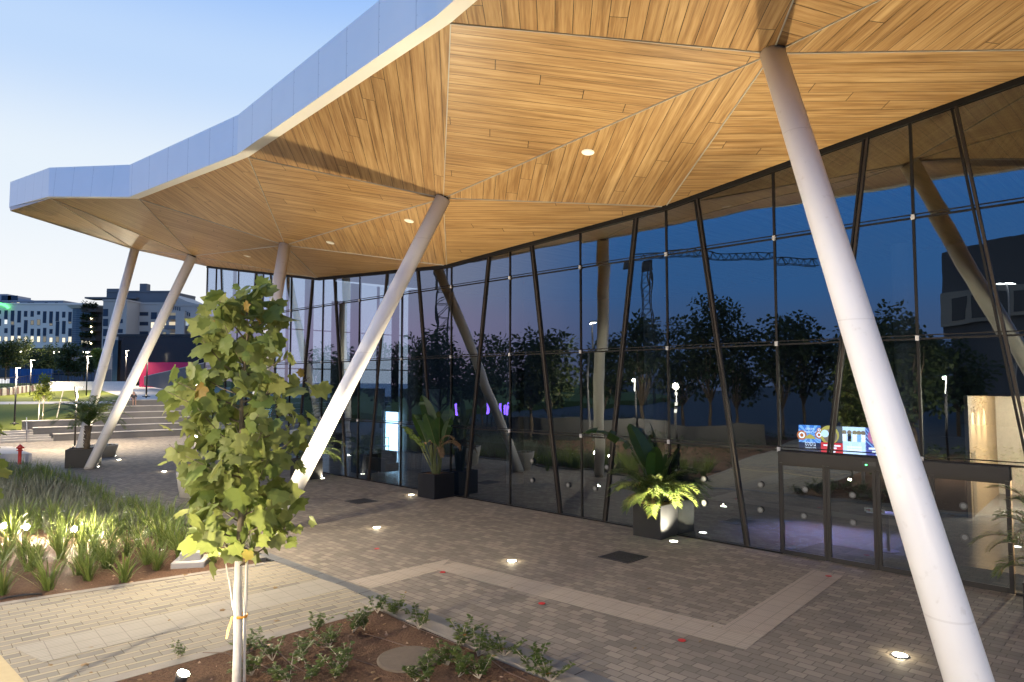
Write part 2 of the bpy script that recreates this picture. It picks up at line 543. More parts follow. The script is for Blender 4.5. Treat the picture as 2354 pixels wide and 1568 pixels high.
M['glass'] = glassmat('coated_glass')
M['glass_clear'] = glassmat('clear_glass', 0.03, 1.0, (0.80, 0.84, 0.88))
def thrumat():
    t = NT('glass_edge')
    tr = t.n('ShaderNodeBsdfTransparent'); tr.inputs[0].default_value = (0.97, 0.98, 0.98, 1)
    t.l(tr.outputs[0], t.out.inputs[0])
    return t.mat
M['glass_back'] = thrumat()
# ================================================================= world and camera
SUNAZ = V((0.45, 0.90, 0)).normalized()
w = bpy.data.worlds.new('World'); sc.world = w; w.use_nodes = True
nt = w.node_tree; nt.nodes.clear()
wo = nt.nodes.new('ShaderNodeOutputWorld')
tcw = nt.nodes.new('ShaderNodeTexCoord')
sep = nt.nodes.new('ShaderNodeSeparateXYZ'); nt.links.new(tcw.outputs['Generated'], sep.inputs[0])
def wramp(stops):
    nd = nt.nodes.new('ShaderNodeValToRGB')
    nd.color_ramp.interpolation = 'EASE'
    e = nd.color_ramp.elements
    while len(e) < len(stops): e.new(0.5)
    for i, (p, c) in enumerate(stops):
        e[i].position = p; e[i].color = (*c, 1)
    nt.links.new(sep.outputs[2], nd.inputs[0])
    return nd.outputs[0]
ZEN = (0.32, 0.52, 0.96)
west = wramp([(0.0, (0.95, 0.96, 0.98)), (0.09, (0.96, 0.98, 1.0)), (0.26, (0.82, 0.91, 1.0)), (0.40, (0.54, 0.72, 1.0)), (0.52, (0.33, 0.55, 0.99)), (1.0, ZEN)])
mauve = wramp([(0.0, (0.60, 0.44, 0.58)), (0.07, (0.80, 0.67, 1.04)), (0.15, (0.70, 0.76, 1.10)), (0.28, (0.60, 0.77, 1.12)), (0.48, (0.46, 0.67, 1.06)), (1.0, ZEN)])
east = wramp([(0.0, (0.20, 0.28, 0.52)), (0.07, (0.20, 0.36, 0.76)), (0.15, (0.12, 0.40, 1.0)), (0.28, (0.08, 0.42, 1.2)), (0.50, (0.17, 0.46, 1.15)), (1.0, ZEN)])
dot = nt.nodes.new('ShaderNodeVectorMath'); dot.operation = 'DOT_PRODUCT'
nt.links.new(tcw.outputs['Generated'], dot.inputs[0]); dot.inputs[1].default_value = tuple(SUNAZ)
def wmix(a, b_, lo, hi):
    mr = nt.nodes.new('ShaderNodeMapRange'); mr.interpolation_type = 'SMOOTHSTEP'
    mr.inputs[1].default_value = lo; mr.inputs[2].default_value = hi
    nt.links.new(dot.outputs['Value'], mr.inputs[0])
    mx = nt.nodes.new('ShaderNodeMix'); mx.data_type = 'RGBA'
    nt.links.new(mr.outputs[0], mx.inputs[0]); nt.links.new(a, mx.inputs[6]); nt.links.new(b_, mx.inputs[7])
    return mx.outputs[2]
skycol = wmix(wmix(east, mauve, -0.62, -0.36), west, -0.28, 0.34)
bg = nt.nodes.new('ShaderNodeBackground'); nt.links.new(skycol, bg.inputs[0]); bg.inputs[1].default_value = 0.97
sky = nt.nodes.new('ShaderNodeTexSky'); sky.sky_type = 'NISHITA'; sky.sun_disc = False
sky.sun_elevation = RAD(-2.0); sky.sun_rotation = math.atan2(SUNAZ.x, SUNAZ.y)
bg2 = nt.nodes.new('ShaderNodeBackground'); nt.links.new(sky.outputs[0], bg2.inputs[0]); bg2.inputs[1].default_value = 0.05
ad = nt.nodes.new('ShaderNodeAddShader')
nt.links.new(bg.outputs[0], ad.inputs[0]); nt.links.new(bg2.outputs[0], ad.inputs[1])
nt.links.new(ad.outputs[0], wo.inputs[0])

cd = bpy.data.cameras.new('camera'); cam = bpy.data.objects.new('camera', cd); COL.objects.link(cam)
cd.lens = 24; cd.sensor_width = 36; cd.clip_end = 3000; cd.clip_start = 0.1
cam.location = (0, 0, CH); cam.rotation_euler = (PI / 2 + PITCH, 0, 0)
sc.camera = cam
sc.view_settings.view_transform = 'Standard'; sc.view_settings.look = 'None'
sc.view_settings.exposure = 0; sc.view_settings.gamma = 1
sc.cycles.max_bounces = 8; sc.cycles.diffuse_bounces = 3; sc.cycles.glossy_bounces = 3
sc.cycles.transparent_max_bounces = 12; sc.cycles.transmission_bounces = 3
sc.cycles.sample_clamp_indirect = 4.0; sc.cycles.sample_clamp_direct = 0
sc.cycles.caustics_reflective = False; sc.cycles.caustics_refractive = False
sc.cycles.use_denoising = True
sc.cycles.use_light_tree = True

# ================================================================= ground
def structure(name, pts, z, mat):
    b = MB(); b.poly([(p[0], p[1], z) for p in pts])
    return tag(b.build(name, mat), kind='structure')

DR0 = V((-2.98, 15.06, 0))
def DR(s, off=0.0):
    p = DR0 + WT * s + WN * off
    return (p.x, p.y)
structure('ground', [(-900, -900), (900, -900), (900, 900), (-900, 900)], -0.08, M['asphalt'])
structure('plaza', [DR(-25), WP(-14, 0)[:2], WP(46, 0)[:2], (-12, 72), (-75, 72), (-75, 37), DR(31)], 0.0, M['plaza'])
bedU = [(-6.35, 17.75), (-7.25, 18.62), (-11.8, 23.0), (-19.3, 30.6), (-24.6, 36.0), (-33, 35.8), (-52, 34), (-60, 10), (-30.2, 1.2), (-10.67, 14.54), (-8.69, 15.86)]
structure('garden_soil', bedU, 0.012, M['soil'])
bedL = [(-2.75, 14.15), (-6.55, 10.42), (-16.5, 0.3), (-13, -14), (9, -12), (6.2, 5.1)]
structure('shrub_bed_soil', bedL, 0.012, M['soil'])
structure('path', [(-6.35, 17.75), (-6.0, 18.05), (-2.95, 14.78), (-2.75, 14.15), (-6.55, 10.42), (-16.5, 0.3), (-30.2, 1.2), (-10.67, 14.54), (-8.69, 15.86)], 0.006, M['path'])
# crossing path at the lower left with its yellow border
d2 = V((1.27, -1.15, 0)).normalized(); n2 = V((-d2.y, d2.x, 0))
p2 = V((-8.60, 11.80, 0))
structure('path_border', [p2 - d2 * 6, p2 + d2 * 9, p2 + d2 * 9 - n2 * 0.32, p2 - d2 * 6 - n2 * 0.32], 0.011, plain('border_stone', (0.42, 0.34, 0.19), 0.8, var=0.12, scale=8))
structure('crossing_path', [p2 - d2 * 6 - n2 * 0.32, p2 + d2 * 9 - n2 * 0.32, p2 + d2 * 9 - n2 * 3.2, p2 - d2 * 6 - n2 * 3.2], 0.010,
          pavers('crossing_pavers', RAD(42), 0.42, 0.2, (0.10, 0.10, 0.11), (0.27, 0.24, 0.19), (0.42, 0.34, 0.2), (0.1, 0.085, 0.06), 0.05))
# tactile strips
def pxpoly(name, px, z, mat):
    return structure(name, [at_z(x, y, 0)[:2] for x, y in px], z, mat)
structure('tactile_paving', [(-1.42, 17.86), (-2.03, 17.28), (4.03, 12.08), (4.62, 12.78)], 0.004, M['tactile_bar'])
structure('tactile_paving_door', [(4.03, 12.08), (4.62, 12.78), (3.92, 13.12), (7.40, 17.10), (7.90, 16.60)], 0.008, M['tactile_dot'])
pxpoly('tactile_paving_entry', [(800, 1336), (1034, 1285), (1003, 1313), (850, 1353)], 0.005, M['tactile_bar'])
pxpoly('tactile_paving_path', [(30, 1490), (738, 1332), (798, 1352), (100, 1524)], 0.013, M['tactile_path'])
# drain channel and kerbs
def strip(name, s0, s1, o0, o1, z0, z1, mat):
    b = MB(); b.prism([DR(s0, o1), DR(s0, o0), DR(s1, o0), DR(s1, o1)], z0, z1)
    return tag(b.build(name, mat), kind='structure')
dm = NT('drain_channel')
co = dm.mapping(dm.world(), PANG)
sp_ = dm.n('ShaderNodeSeparateXYZ'); dm.l(co, sp_.inputs[0])
f_ = dm.math('FRACT', dm.math('DIVIDE', sp_.outputs[0], 1.0))
g_ = dm.math('FRACT', dm.math('DIVIDE', sp_.outputs[0], 0.03))
cc_ = dm.mix(dm.noise(dm.world(), 3.0, 3), (0.13, 0.14, 0.145), (0.20, 0.21, 0.215))
cc_ = dm.mix(dm.math('MULTIPLY', dm.math('LESS_THAN', g_, 0.4), 0.45), cc_, (0.04, 0.042, 0.045))
cc_ = dm.mix(dm.math('LESS_THAN', f_, 0.025), cc_, (0.012, 0.012, 0.012))
dm.done(cc_, 0.5, 0.3)
strip('drain_channel', -25, 5.2, -0.16, 0.13, -0.02, 0.010, dm.mat)
strip('kerb', -25, -0.15, 0.13, 0.46, -0.05, 0.02, M['kerb'])
strip('kerb', 4.7, 30.5, 0.16, 0.36, -0.05, 0.03, M['kerb'])
def pathkerb(name, a, b_, wd, z):
    a, b_ = V((*a, 0)), V((*b_, 0))
    q = MB(); q.beam(a + V((0, 0, z / 2)), b_ + V((0, 0, z / 2)), wd, z)
    return tag(q.build(name, M['kerb']), kind='structure')
pathkerb('kerb', (-6.3, 17.68), (-10.67, 14.46), 0.2, 0.02)
pathkerb('kerb', (-10.67, 14.46), (-20, 8.1), 0.2, 0.02)
pathkerb('kerb', (-2.85, 14.2), (-6.62, 10.44), 0.24, 0.02)
pathkerb('kerb', (-6.62, 10.44), (-16, 0.9), 0.24, 0.02)

# manhole covers and red marker spots lying in the paving
mh = pavers('cover_grating', PANG, 0.06, 0.06, (0.02, 0.02, 0.022), (0.045, 0.045, 0.05), (0.06, 0.06, 0.06), (0.01, 0.01, 0.01), 0.2, 0.0, 0.8)
for (px, py), lab in (((830, 1152), 'small dark square access cover in the paving, the farther one'), ((1432, 1280), 'large dark square access cover in the paving near the planter')):
    p = at_z(px, py)
    b = MB(); b.box((p.x, p.y, 0.004), (0.95, 0.95, 0.012), -PANG)
    t = thing('manhole_cover', lab, 'manhole cover', (0, 0, 0))
    b.build('frame', M['dark_metal'], t)
    b = MB(); b.box((p.x, p.y, 0.007), (0.86, 0.86, 0.012), -PANG)
    b.build('lid', mh, t)
for i, (px, py) in enumerate([(1017, 1316), (1245, 1388), (1567, 1473), (1904, 1325), (866, 1262)]):
    p = at_z(px, py)
    b = MB(); b.disc((p.x, p.y, 0.012), 0.075, 14); b.lathe([(0.075, 0), (0.07, 0.006)], (p.x, p.y, 0.010), 14)
    tag(b.build('floor_marker', M['reddot']), 'small red round marker stuck on the plaza paving', 'marker', 'red markers on the paving')

# ================================================================= columns
CT = {  # soffit nodes at the column heads
    'C0': at_d(310, 573, 41.5), 'C1': at_d(443, 588, 36.0), 'C3': at_d(655, 563, 29.5), 'C2': at_d(1019, 455, 22.0),
    'C4': at_d(1775, 122, 13.7)}
CB = {'C0': at_z(176, 1066), 'C1': at_z(205, 1078), 'C2': at_z(628, 1221), 'C3': at_z(550, 1170), 'C4': at_z(2338, 1925)}
CLAB = {'C0': 'slanted white column at the far left standing behind the palm planter', 'C1': 'slanted white column crossing in front of the black palm planter at left',
        'C2': 'slanted white column just right of the plane tree, its foot lit bright', 'C3': 'slanted white column half hidden behind the plane tree',
        'C4': 'nearest slanted white column, in front of the entrance doors'}
for k in CT:
    a, b_ = CB[k], CT[k]
    d = (b_ - a).normalized()
    t = thing('support_column', CLAB[k], 'column', a, 0, 'slanted white columns under the canopy')
    q = MB()
    q.tube([V((0, 0, 0)) - d * 0.25, (b_ - a) * 0.5, (b_ - a) - d * 0.02], 0.25, 32)
    smooth_tubes(q.build('shaft', M['white_paint'], t))
    q = MB(); q.tube([(b_ - a) - d * 0.03, (b_ - a) + d * 0.18], 0.15, 20)
    smooth_tubes(q.build('pin_joint', M['dark_metal'], t))
    q = MB(); q.lathe([(0.32, 0.0), (0.32, 0.012), (0.27, 0.018)], (0, 0, 0.002), 28)
    q.build('base_collar', plain('joint_mortar', (0.16, 0.13, 0.10), 0.9), t)

# ================================================================= canopy
def bis(px, py, s): return None
OUT = {'F0': at_z(21, 476, 13.8), 'F1': at_z(111, 452, 13.0), 'F2': at_z(296, 453, 12.1), 'F3': at_z(545, 355, 12.1), 'F4': at_z(1003, 37, 12.1),
       'F5': V((3.95, 5.85, 12.15)), 'F6': V((10.2, -2.2, 12.6)), 'FB': None}
C5 = at_d(4734, -1360, 5.3)
W6s, W6z, W6p = wall_hit(2538, 111)
def wn_(s, z): return WP(s, 0.0, z)
W = {'W1': wn_(44.11, 12.54), 'W3': wn_(29.5, 10.15), 'W4': wn_(18.95, 9.55), 'W5': wn_(8.34, 10.14), 'W6': wn_(W6s, W6z), 'W7': wn_(-13.0, 12.2)}
E1 = at_d(297, 570, 43.0)
OUT['FE'] = E1 + V((-0.1, 0.5, 0.0))
IN = {}
names = ['F0', 'F1', 'F2', 'F3', 'F4', 'F5', 'F6']
for k in names:
    IN[k] = OUT[k] - WN * 0.38
IN['F0'] = at_d(24, 484, OUT['F0'].y) ; IN['F1'] = at_d(117, 456, OUT['F1'].y + 0.15)
NODE = dict(CT); NODE.update(IN); NODE.update(W); NODE['C5'] = C5; NODE['E1'] = E1
canopy = thing('canopy', 'large folded canopy with wood plank soffit and white fascia over the plaza', 'canopy', (0, 0, 0))
FAC = [('C2', 'F3', 'F4', (865, 160), (897, 330)), ('C2', 'F4', 'C4', (1007, 130), (1176, 150)), ('F3', 'C2', 'C3', (605, 450), (850, 487)),
       ('F2', 'F3', 'C3', (430, 415), (575, 520)), ('F2', 'C3', 'C1', (350, 480), (600, 555)), ('C3', 'C2', 'W4', (825, 530), (850, 585)),
       ('C2', 'C4', 'W5', (1539, 240), (1471, 370)), ('C2', 'W4', 'W5', (1050, 500), (1300, 500)), ('C4', 'W5', 'W6', (1695, 320), (1982, 317)),
       ('C4', 'W6', 'C5', (1850, 129), (1914, 68)), ('F4', 'F5', 'C4', (1486, 75), (1503, 0)), ('C4', 'F5', 'C5', (1804, 57), (1878, 77)),
       ('C3', 'W3', 'W4', (720, 590), (900, 603)), ('C1', 'C3', 'W3', (585, 580), (622, 607)), ('F1', 'F2', 'C1', (165, 480), (350, 555)),
       ('F1', 'C1', 'C0', (200, 500), (330, 560)), ('F0', 'F1', 'C0', (120, 490), (250, 548)), ('C0', 'C1', 'W1', None, None), ('C1', 'W3', 'W1', None, None),
       ('F0', 'C0', 'E1', None, None), ('C0', 'W1', 'E1', None, None), ('F5', 'F6', 'C5', None, None), ('C5', 'W6', 'W7', None, None), ('F6', 'C5', 'W7', None, None)]
edges = {}
for a, b_, c, q1, q2 in FAC:
    A, B, C_ = NODE[a], NODE[b_], NODE[c]
    nrm = (B - A).cross(C_ - A).normalized()
    if nrm.z > 0:
        B, C_ = C_, B
        nrm = -nrm
    if q1:
        def hit(q):
            r = ray(*q); o = V((0, 0, CH))
            return o + r * ((A - o).dot(nrm) / r.dot(nrm))
        du = (hit(q2) - hit(q1)).normalized()
    else:
        du = (B - A).normalized()
    dv = nrm.cross(du)
    q = MB(); q.poly([A, B, C_])
    rnd = V((rng.uniform(0, 50), rng.uniform(0, 50), 0))
    q.build('soffit_panel', M['wood'], canopy, uv=lambda co, A=A, du=du, dv=dv, r=rnd: ((V(co) - A).dot(du) + r.x, (V(co) - A).dot(dv) + r.y))
    for e in ((a, b_), (b_, c), (c, a)):
        e = tuple(sorted(e))
        edges[e] = edges.get(e, 0) + 1
for (a, b_), n in edges.items():
    if n == 2 or (a[0] == 'W' and b_[0] == 'W'):
        q = MB()
        zz = V((0, 0, -0.012))
        wdt = 0.024 if n == 2 else 0.10
        q.beam(NODE[a] + zz, NODE[b_] + zz, wdt, 0.03)
        q.build('edge_trim', M['trim_white'] if n == 2 else M['mullion'], canopy)
# fascia band and the white strip under it
FH = 1.33
ks = names
acc = 0.0
for a, b_ in zip(ks[:-1], ks[1:]):
    A, B = OUT[a], OUT[b_]
    L = (B - A).length
    out = (V((0, 0, 1)).cross(B - A)).normalized()
    if out.dot(WN) < 0: out = -out
    nseg = max(2, int(L / 0.4)) if False else 1
    q = MB()
    q.add([A, B, B + V((0, 0, FH)), A + V((0, 0, FH))], [(0, 1, 2, 3)])
    q.build('fascia_panel', M['fascia'], canopy, uv=lambda co, A=A, B=B, acc=acc: ((V(co) - A).dot((B - A).normalized()) + acc, co[2] - A.z))
    acc += L
    q = MB(); q.poly([A, B, IN[b_], IN[a]])
    q.build('fascia_underside', M['fascia_under'], canopy)
# short return of the fascia round the tip and the far side
q = MB()
far = [OUT['F0'], OUT['FE'], W['W1'] + V((0, 0, 0.05))]
for A, B in zip(far[:-1], far[1:]):
    q.add([A, B, B + V((0, 0, FH)), A + V((0, 0, FH))], [(3, 2, 1, 0)])
q.poly([OUT['F0'], IN['F0'], NODE['E1'], OUT['FE']])
q.build('fascia_panel', M['fascia_under'], canopy)
# roof deck above the soffit
q = MB()
top = [OUT[k] + V((0, 0, FH - 0.03)) for k in names]
wt = [V((p.x, p.y, 14.1)) for p in (W['W7'], W['W6'], W['W5'], W['W4'], W['W3'], W['W1'])]
deck = top[::-1]
for i in range(len(top) - 1):
    q.poly([top[i], top[i + 1], wt[min(5, max(0, 5 - i))]])
q.poly([top[6], wt[0], wt[1]]); 
for i in range(5):
    q.poly([wt[i], wt[i + 1], top[max(0, 5 - i)]])
q.poly([top[0], wt[5], OUT['FE'] + V((0, 0, FH - 0.03))])
q.build('roof_deck', plain('roof_membrane', (0.3, 0.3, 0.3), 0.9), canopy)
# round recessed speakers / lights in the soffit
for px, py, tri in [(1351, 349, ('C2', 'C4', 'W5')), (940, 507, ('C3', 'C2', 'W4')), (759, 557, ('C3', 'C2', 'W4')), (568, 588, ('C1', 'C3', 'W3')), (393, 586, ('C0', 'C1', 'W1'))]:
    A, B, C_ = (NODE[k] for k in tri)
    nrm = (B - A).cross(C_ - A).normalized()
    if nrm.z > 0: nrm = -nrm
    r = ray(px, py); o = V((0, 0, CH))
    p = o + r * ((A - o).dot(nrm) / r.dot(nrm))
    ax = nrm.cross(V((0, 0, 1))).normalized(); ay = nrm.cross(ax)
    q = MB()
    q.disc(p + nrm * 0.03, 0.15, 24, 0, ax, ay)
    q.disc(p + nrm * 0.02, 0.175, 24, 0, ax, ay, 0.15)
    q.build('ceiling_speaker', plain('speaker_grille', (0.85, 0.83, 0.78), 0.5), canopy)

# ================================================================= glass hall
hall = thing('glass_hall', 'long glass fronted hall under the wooden canopy', 'building', (0, 0, 0))
ZC = [(-14, 12.3), (W6s, W6z), (8.34, 10.14), (18.95, 9.55), (29.5, 10.15), (44.11, 12.54), (60, 15)]
def zc(s):
    for (s0, z0), (s1, z1) in zip(ZC[:-1], ZC[1:]):
        if s <= s1: return z0 + (z1 - z0) * (s - s0) / (s1 - s0)
    return ZC[-1][1]
VS = [1.47 + 3.43 * k for k in range(-4, 13)]
SEND = 44.11
ROWS = [0.02, 2.77, 5.65, 8.59]
def fin_at(j, z):
    v = VS[j]; odd = (j - 4) % 2
    b0, b1 = (v + 2.44, v + 1.10) if odd == 0 else (v + 0.93, v + 2.28)
    return b0 + (b1 - b0) * z / 9.8
DOOR0, DOOR1 = -0.25, 4.86
def pane(s_of, z_of):
    """s_of, z_of: 4 corners, counter-clockwise seen from outside"""
    q = MB()
    jit = [rng.gauss(0, 0.0065) for _ in range(4)]
    # keep the pane flat: one tilt in each direction
    tx, tz = rng.gauss(0, 0.0032), rng.gauss(0, 0.0026)
    cs = sum(s_of) / 4; cz = sum(z_of) / 4
    F, B = [], []
    for s, z in zip(s_of, z_of):
        o = (s - cs) * tx + (z - cz) * tz
        F.append(WP(s, o, z)); B.append(WP(s, o - 0.02, z))
    q.add(F, [(3, 2, 1, 0)], 0)
    q.add(F + B, [(4, 5, 6, 7), (0, 4, 5, 1), (1, 5, 6, 2), (2, 6, 7, 3), (3, 7, 4, 0)], 1)
    q.build('glass_pane', [M['glass'], M['glass_back']], hall)
for j in range(len(VS)):
    s0 = VS[j]; s1 = VS[j + 1] if j + 1 < len(VS) else SEND
    for r in range(4):
        z0 = ROWS[r]
        zt = ROWS[r + 1] if r < 3 else None
        def ztop(s): return zt if zt else zc(s)
        if r == 0 and s0 >= -0.3 and s1 <= 4.95: continue
        lo = s0
        if j < len(VS) - 1 and j < 12:
            f0, f1 = fin_at(j, z0), fin_at(j, ztop((s0 + s1) / 2))
            if r == 0 and s0 < -0.3 and s1 > -0.3:
                pane([s0, f0, f1, s0], [z0, z0, ztop(f1), ztop(s0)])
                if f0 < DOOR0: pane([f0, DOOR0, DOOR0, f1], [z0, z0, ztop(s1), ztop(f1)])
            else:
                pane([s0, f0, f1, s0], [z0, z0, ztop(f1), ztop(s0)])
                pane([f0, s1, s1, f1], [z0, z0, ztop(s1), ztop(f1)])
        else:
            pane([s0, s1, s1, s0], [z0, z0, ztop(s1), ztop(s0)])
def wallbar(name, sa, za, sb, zb, wd, dp, mat, off=0.0):
    q = MB()
    a, b_ = WP(sa, off, za), WP(sb, off, zb)
    q.beam(a, b_, wd, dp, WN)
    return q.build(name, mat, hall)
for j, s in enumerate(VS + [SEND]):
    wallbar('mullion', s, 0.0 if not (DOOR0 < s < DOOR1 - 0.1) else 2.77, s, zc(s), 0.06 if s < 44 else 0.12, 0.10, M['mullion'], -0.02)
    if s < 44:
        for z in ROWS[1:]:
            q = MB(); q.obox(WP(s, 0.045, z + .02), WT * 0.042, WN * 0.02, V((0, 0, 0.06)))
            q.build('bracket', M['clip'], hall)
for j in range(len(VS) - 1):
    zb = 2.77 if VS[j] > -0.3 and VS[j] < 4 else 0.0
    zt = zc(fin_at(j, 9.8))
    wallbar('fin', fin_at(j, zb), zb, fin_at(j, zt), zt, 0.06, 0.08, M['fin'], 0.03)
    q = MB(); o_ = 0.0
    wallbar('fin_gasket', fin_at(j, zb) + 0.09, zb, fin_at(j, zt) + 0.09, zt, 0.05, 0.07, M['mullion'], 0.01)
for z in ROWS[1:]:
    wallbar('transom', -12.5, z, SEND, z, 0.045, 0.05, M['mullion'], 0.0)
    wallbar('transom_cap', -12.5, z + 0.09, SEND, z + 0.085, 0.025, 0.03, M['mullion'], 0.005)
wallbar('sill', DOOR1, 0.02, SEND, 0.02, 0.05, 0.10, M['mullion'], 0.02)
wallbar('sill', -12.5, 0.02, DOOR0, 0.02, 0.05, 0.10, M['mullion'], 0.02)
# head rail below the soffit
for (s0, z0), (s1, z1) in zip(ZC[:-2], ZC[1:-1]):
    wallbar('head_rail', s0, z0 - 0.06, s1, z1 - 0.06, 0.14, 0.16, M['mullion'], 0.0)
# doors
hd = MB(); hd.obox(WP((DOOR0 + DOOR1) / 2, 0.07, 2.61), WT * (DOOR1 - DOOR0) / 2, WN * 0.13, V((0, 0, 0.15)))
hd.build('door_header', M['header'], hall)
dn = [wall_hit(x, y)[0] for x, y in ((1797, 1269), (1905, 1288), (2021, 1309), (2146, 1331))] + [DOOR0 + 0.02]
for a, b_ in zip(dn[:-1], dn[1:]):
    q = MB()
    s0, s1 = min(a, b_), max(a, b_)
    for s in (s0 + 0.045, s1 - 0.045):
        q.obox(WP(s, 0.03, 1.23), WT * 0.04, WN * 0.035, V((0, 0, 1.21)))
    for z, h in ((0.07, 0.06), (2.41, 0.035)):
        q.obox(WP((s0 + s1) / 2, 0.032, z), WT * ((s1 - s0) / 2 - 0.086), WN * 0.033, V((0, 0, h)))
    dl = q.build('sliding_door', M['header'], hall)
    q = MB()
    F = [WP(s, 0.03, z) for s, z in ((s0 + .08, .13), (s1 - .08, .13), (s1 - .08, 2.375), (s0 + .08, 2.375))]
    B = [p - WN * 0.015 for p in F]
    q.add(F, [(1, 0, 3, 2)], 0)
    q.add(F + B, [(7, 6, 5, 4), (0, 4, 5, 1), (1, 5, 6, 2), (2, 6, 7, 3), (3, 7, 4, 0)], 1)
    q.build('door_glass', [M['glass_door'] if 'glass_door' in M else M['glass'], M['glass_back']], dl)
q = MB(); q.obox(WP(wall_hit(2003, 1050)[0], 0.215, 2.60), WT * 0.16, WN * 0.012, V((0, 0, 0.045)))
ds = q.build('door_sensor', M['dark_metal'], hall)
q = MB(); q.obox(WP(wall_hit(1997, 1056)[0], 0.235, 2.575), WT * 0.02, WN * 0.01, V((0, 0, 0.014)))
q.build('indicator', emit('green_led', (0.1, 1.0, 0.25), 6), ds)
# safety dots on the glass
dotm = plain('dot_film', (0.13, 0.14, 0.14), 0.6)
ringm = plain('dot_ring', (0.05, 0.05, 0.05), 0.6)
for px, py in [(1850, 1125), (1959, 1138), (1847, 1186), (1960, 1201), (2214, 1163), (2217, 1235), (1747, 1114), (1747, 1172), (1617, 1101), (1618, 1156), (1222, 1059), (1222, 1104), (1305, 1115), (1367, 1123), (1394, 1074)]:
    s, z, p = wall_hit(px, py, 0.045)
    q = MB()
    q.disc(p + WN * 0.010, 0.055, 18, 0, WT, V((0, 0, 1)))
    q.disc(p + WN * 0.008, 0.085, 18, 1, WT, V((0, 0, 1)), 0.058)
    q.build('glass_dot', [dotm, ringm], hall)
# shell and inside
ifl = NT('hall_floor')
c_ = ifl.mix(ifl.noise(ifl.world(), 0.8, 4), (0.10, 0.10, 0.105), (0.16, 0.155, 0.15))
ifl.done(c_, 0.22, 0, None, 0.5)
DEP = -18.0
q = MB(); q.poly([WP(-13, -0.05, 0.012), WP(-13, DEP, 0.012), WP(SEND, DEP, 0.012), WP(SEND, -0.05, 0.012)])
q.build('floor', ifl.mat, hall)
dw = plain('hall_wall', (0.05, 0.052, 0.056), 0.8, var=0.2, scale=0.5)
q = MB(); q.obox(WP((SEND - 13) / 2, DEP - 0.15, 6.5), WT * (SEND + 13) / 2, WN * 0.15, V((0, 0, 6.5)))
q.build('rear_wall', dw, hall)
q = MB(); q.obox(WP(-13.1, DEP / 2, 6.3), WT * 0.1, WN * (-DEP / 2), V((0, 0, 6.3)))
q.build('side_wall', dw, hall)
q = MB()
for (s0, z0), (s1, z1) in zip(ZC[:-1], ZC[1:]):
    s1 = min(s1, SEND); z1 = zc(s1)
    q.poly([WP(s0, -0.1, z0 - 0.02), WP(s1, -0.1, z1 - 0.02), WP(s1, DEP, z1 + 0.3), WP(s0, DEP, z0 + 0.3)])
q.build('inner_ceiling', M['wood'], hall, uv=lambda co: (co[0] * .7 + co[1] * .7, co[0] * .7 - co[1] * .7))
q = MB(); q.poly([WP(-13.2, 0.0, 14.15), WP(SEND + .1, 0.0, 14.15), WP(SEND + .1, DEP - .3, 14.15), WP(-13.2, DEP - .3, 14.15)])
q.build('flat_roof', plain('roof_gravel', (0.3, 0.3, 0.29), 0.9), hall)
# end wall of glass and broad mullions, open to the sunset
n = 9
for i in range(n):
    o0 = DEP * i / n; o1 = DEP * (i + 1) / n
    ztop = zc(SEND)
    q = MB(); q.poly([WP(SEND, o0, 0.02), WP(SEND, o1, 0.02), WP(SEND, o1, ztop), WP(SEND, o0, ztop)])
    q.build('end_pane', M['glass_clear'], hall)
    q = MB(); q.obox(WP(SEND, o1 + (0.35 if i % 2 else 0.1), ztop / 2), WT * 0.06, WN * (0.35 if i % 2 else 0.1), V((0, 0, ztop / 2)))
    q.build('end_pier', plain('end_pier', (0.16, 0.14, 0.2), 0.6) if i == 0 else bpy.data.materials['end_pier'], hall)
for z in ROWS[1:]:
    q = MB(); q.obox(WP(SEND, DEP / 2, z), WT * 0.04, WN * (-DEP / 2), V((0, 0, 0.04)))
    q.build('end_transom', M['mullion'], hall)
# round dark columns inside
for s, o in ((34, -4), (26.5, -4.2), (19.0, -4.2), (11.5, -4.2), (4.0, -9)):
    q = MB(); q.lathe([(0.4, 0), (0.4, 9.6)], WP(s, o, 0.012), 24, cap_bottom=False, cap_top=False)
    smooth_tubes(q.build('inner_column', plain('inner_column', (0.14, 0.14, 0.14), 0.6), hall))
# ================================================================= planting helpers
LEAF = [(0, 0), (0.22, -0.12), (0.50, -0.03), (0.46, 0.16), (0.66, 0.38), (0.47, 0.46), (0.42, 0.66), (0.19, 0.66), (0.0, 0.98)]
LEAF = LEAF + [(-x, y) for x, y in LEAF[-2:0:-1]]
def maple_leaf(b, p, tip, nrm, size, m=0):
    tip = V(tip).normalized()
    side = tip.cross(V(nrm))
    if side.length < 1e-3: side = tip.cross(V((1, 0, 0)))
    side.normalize(); up = side.cross(tip).normalized()
    cup = rng.uniform(0.05, 0.28); droop = rng.uniform(0.0, 0.35)
    def P(x, y):
        z = -cup * abs(x) * 1.1 - droop * y * y
        return V(p) + (side * x * 1.05 + tip * y + up * z) * size
    vs = [P(x, y) for x, y in LEAF] + [P(0, 0.36) + up * 0.03 * size]
    n = len(LEAF)
    b.add(vs, [(i, (i + 1) % n, n) for i in range(n)], m)
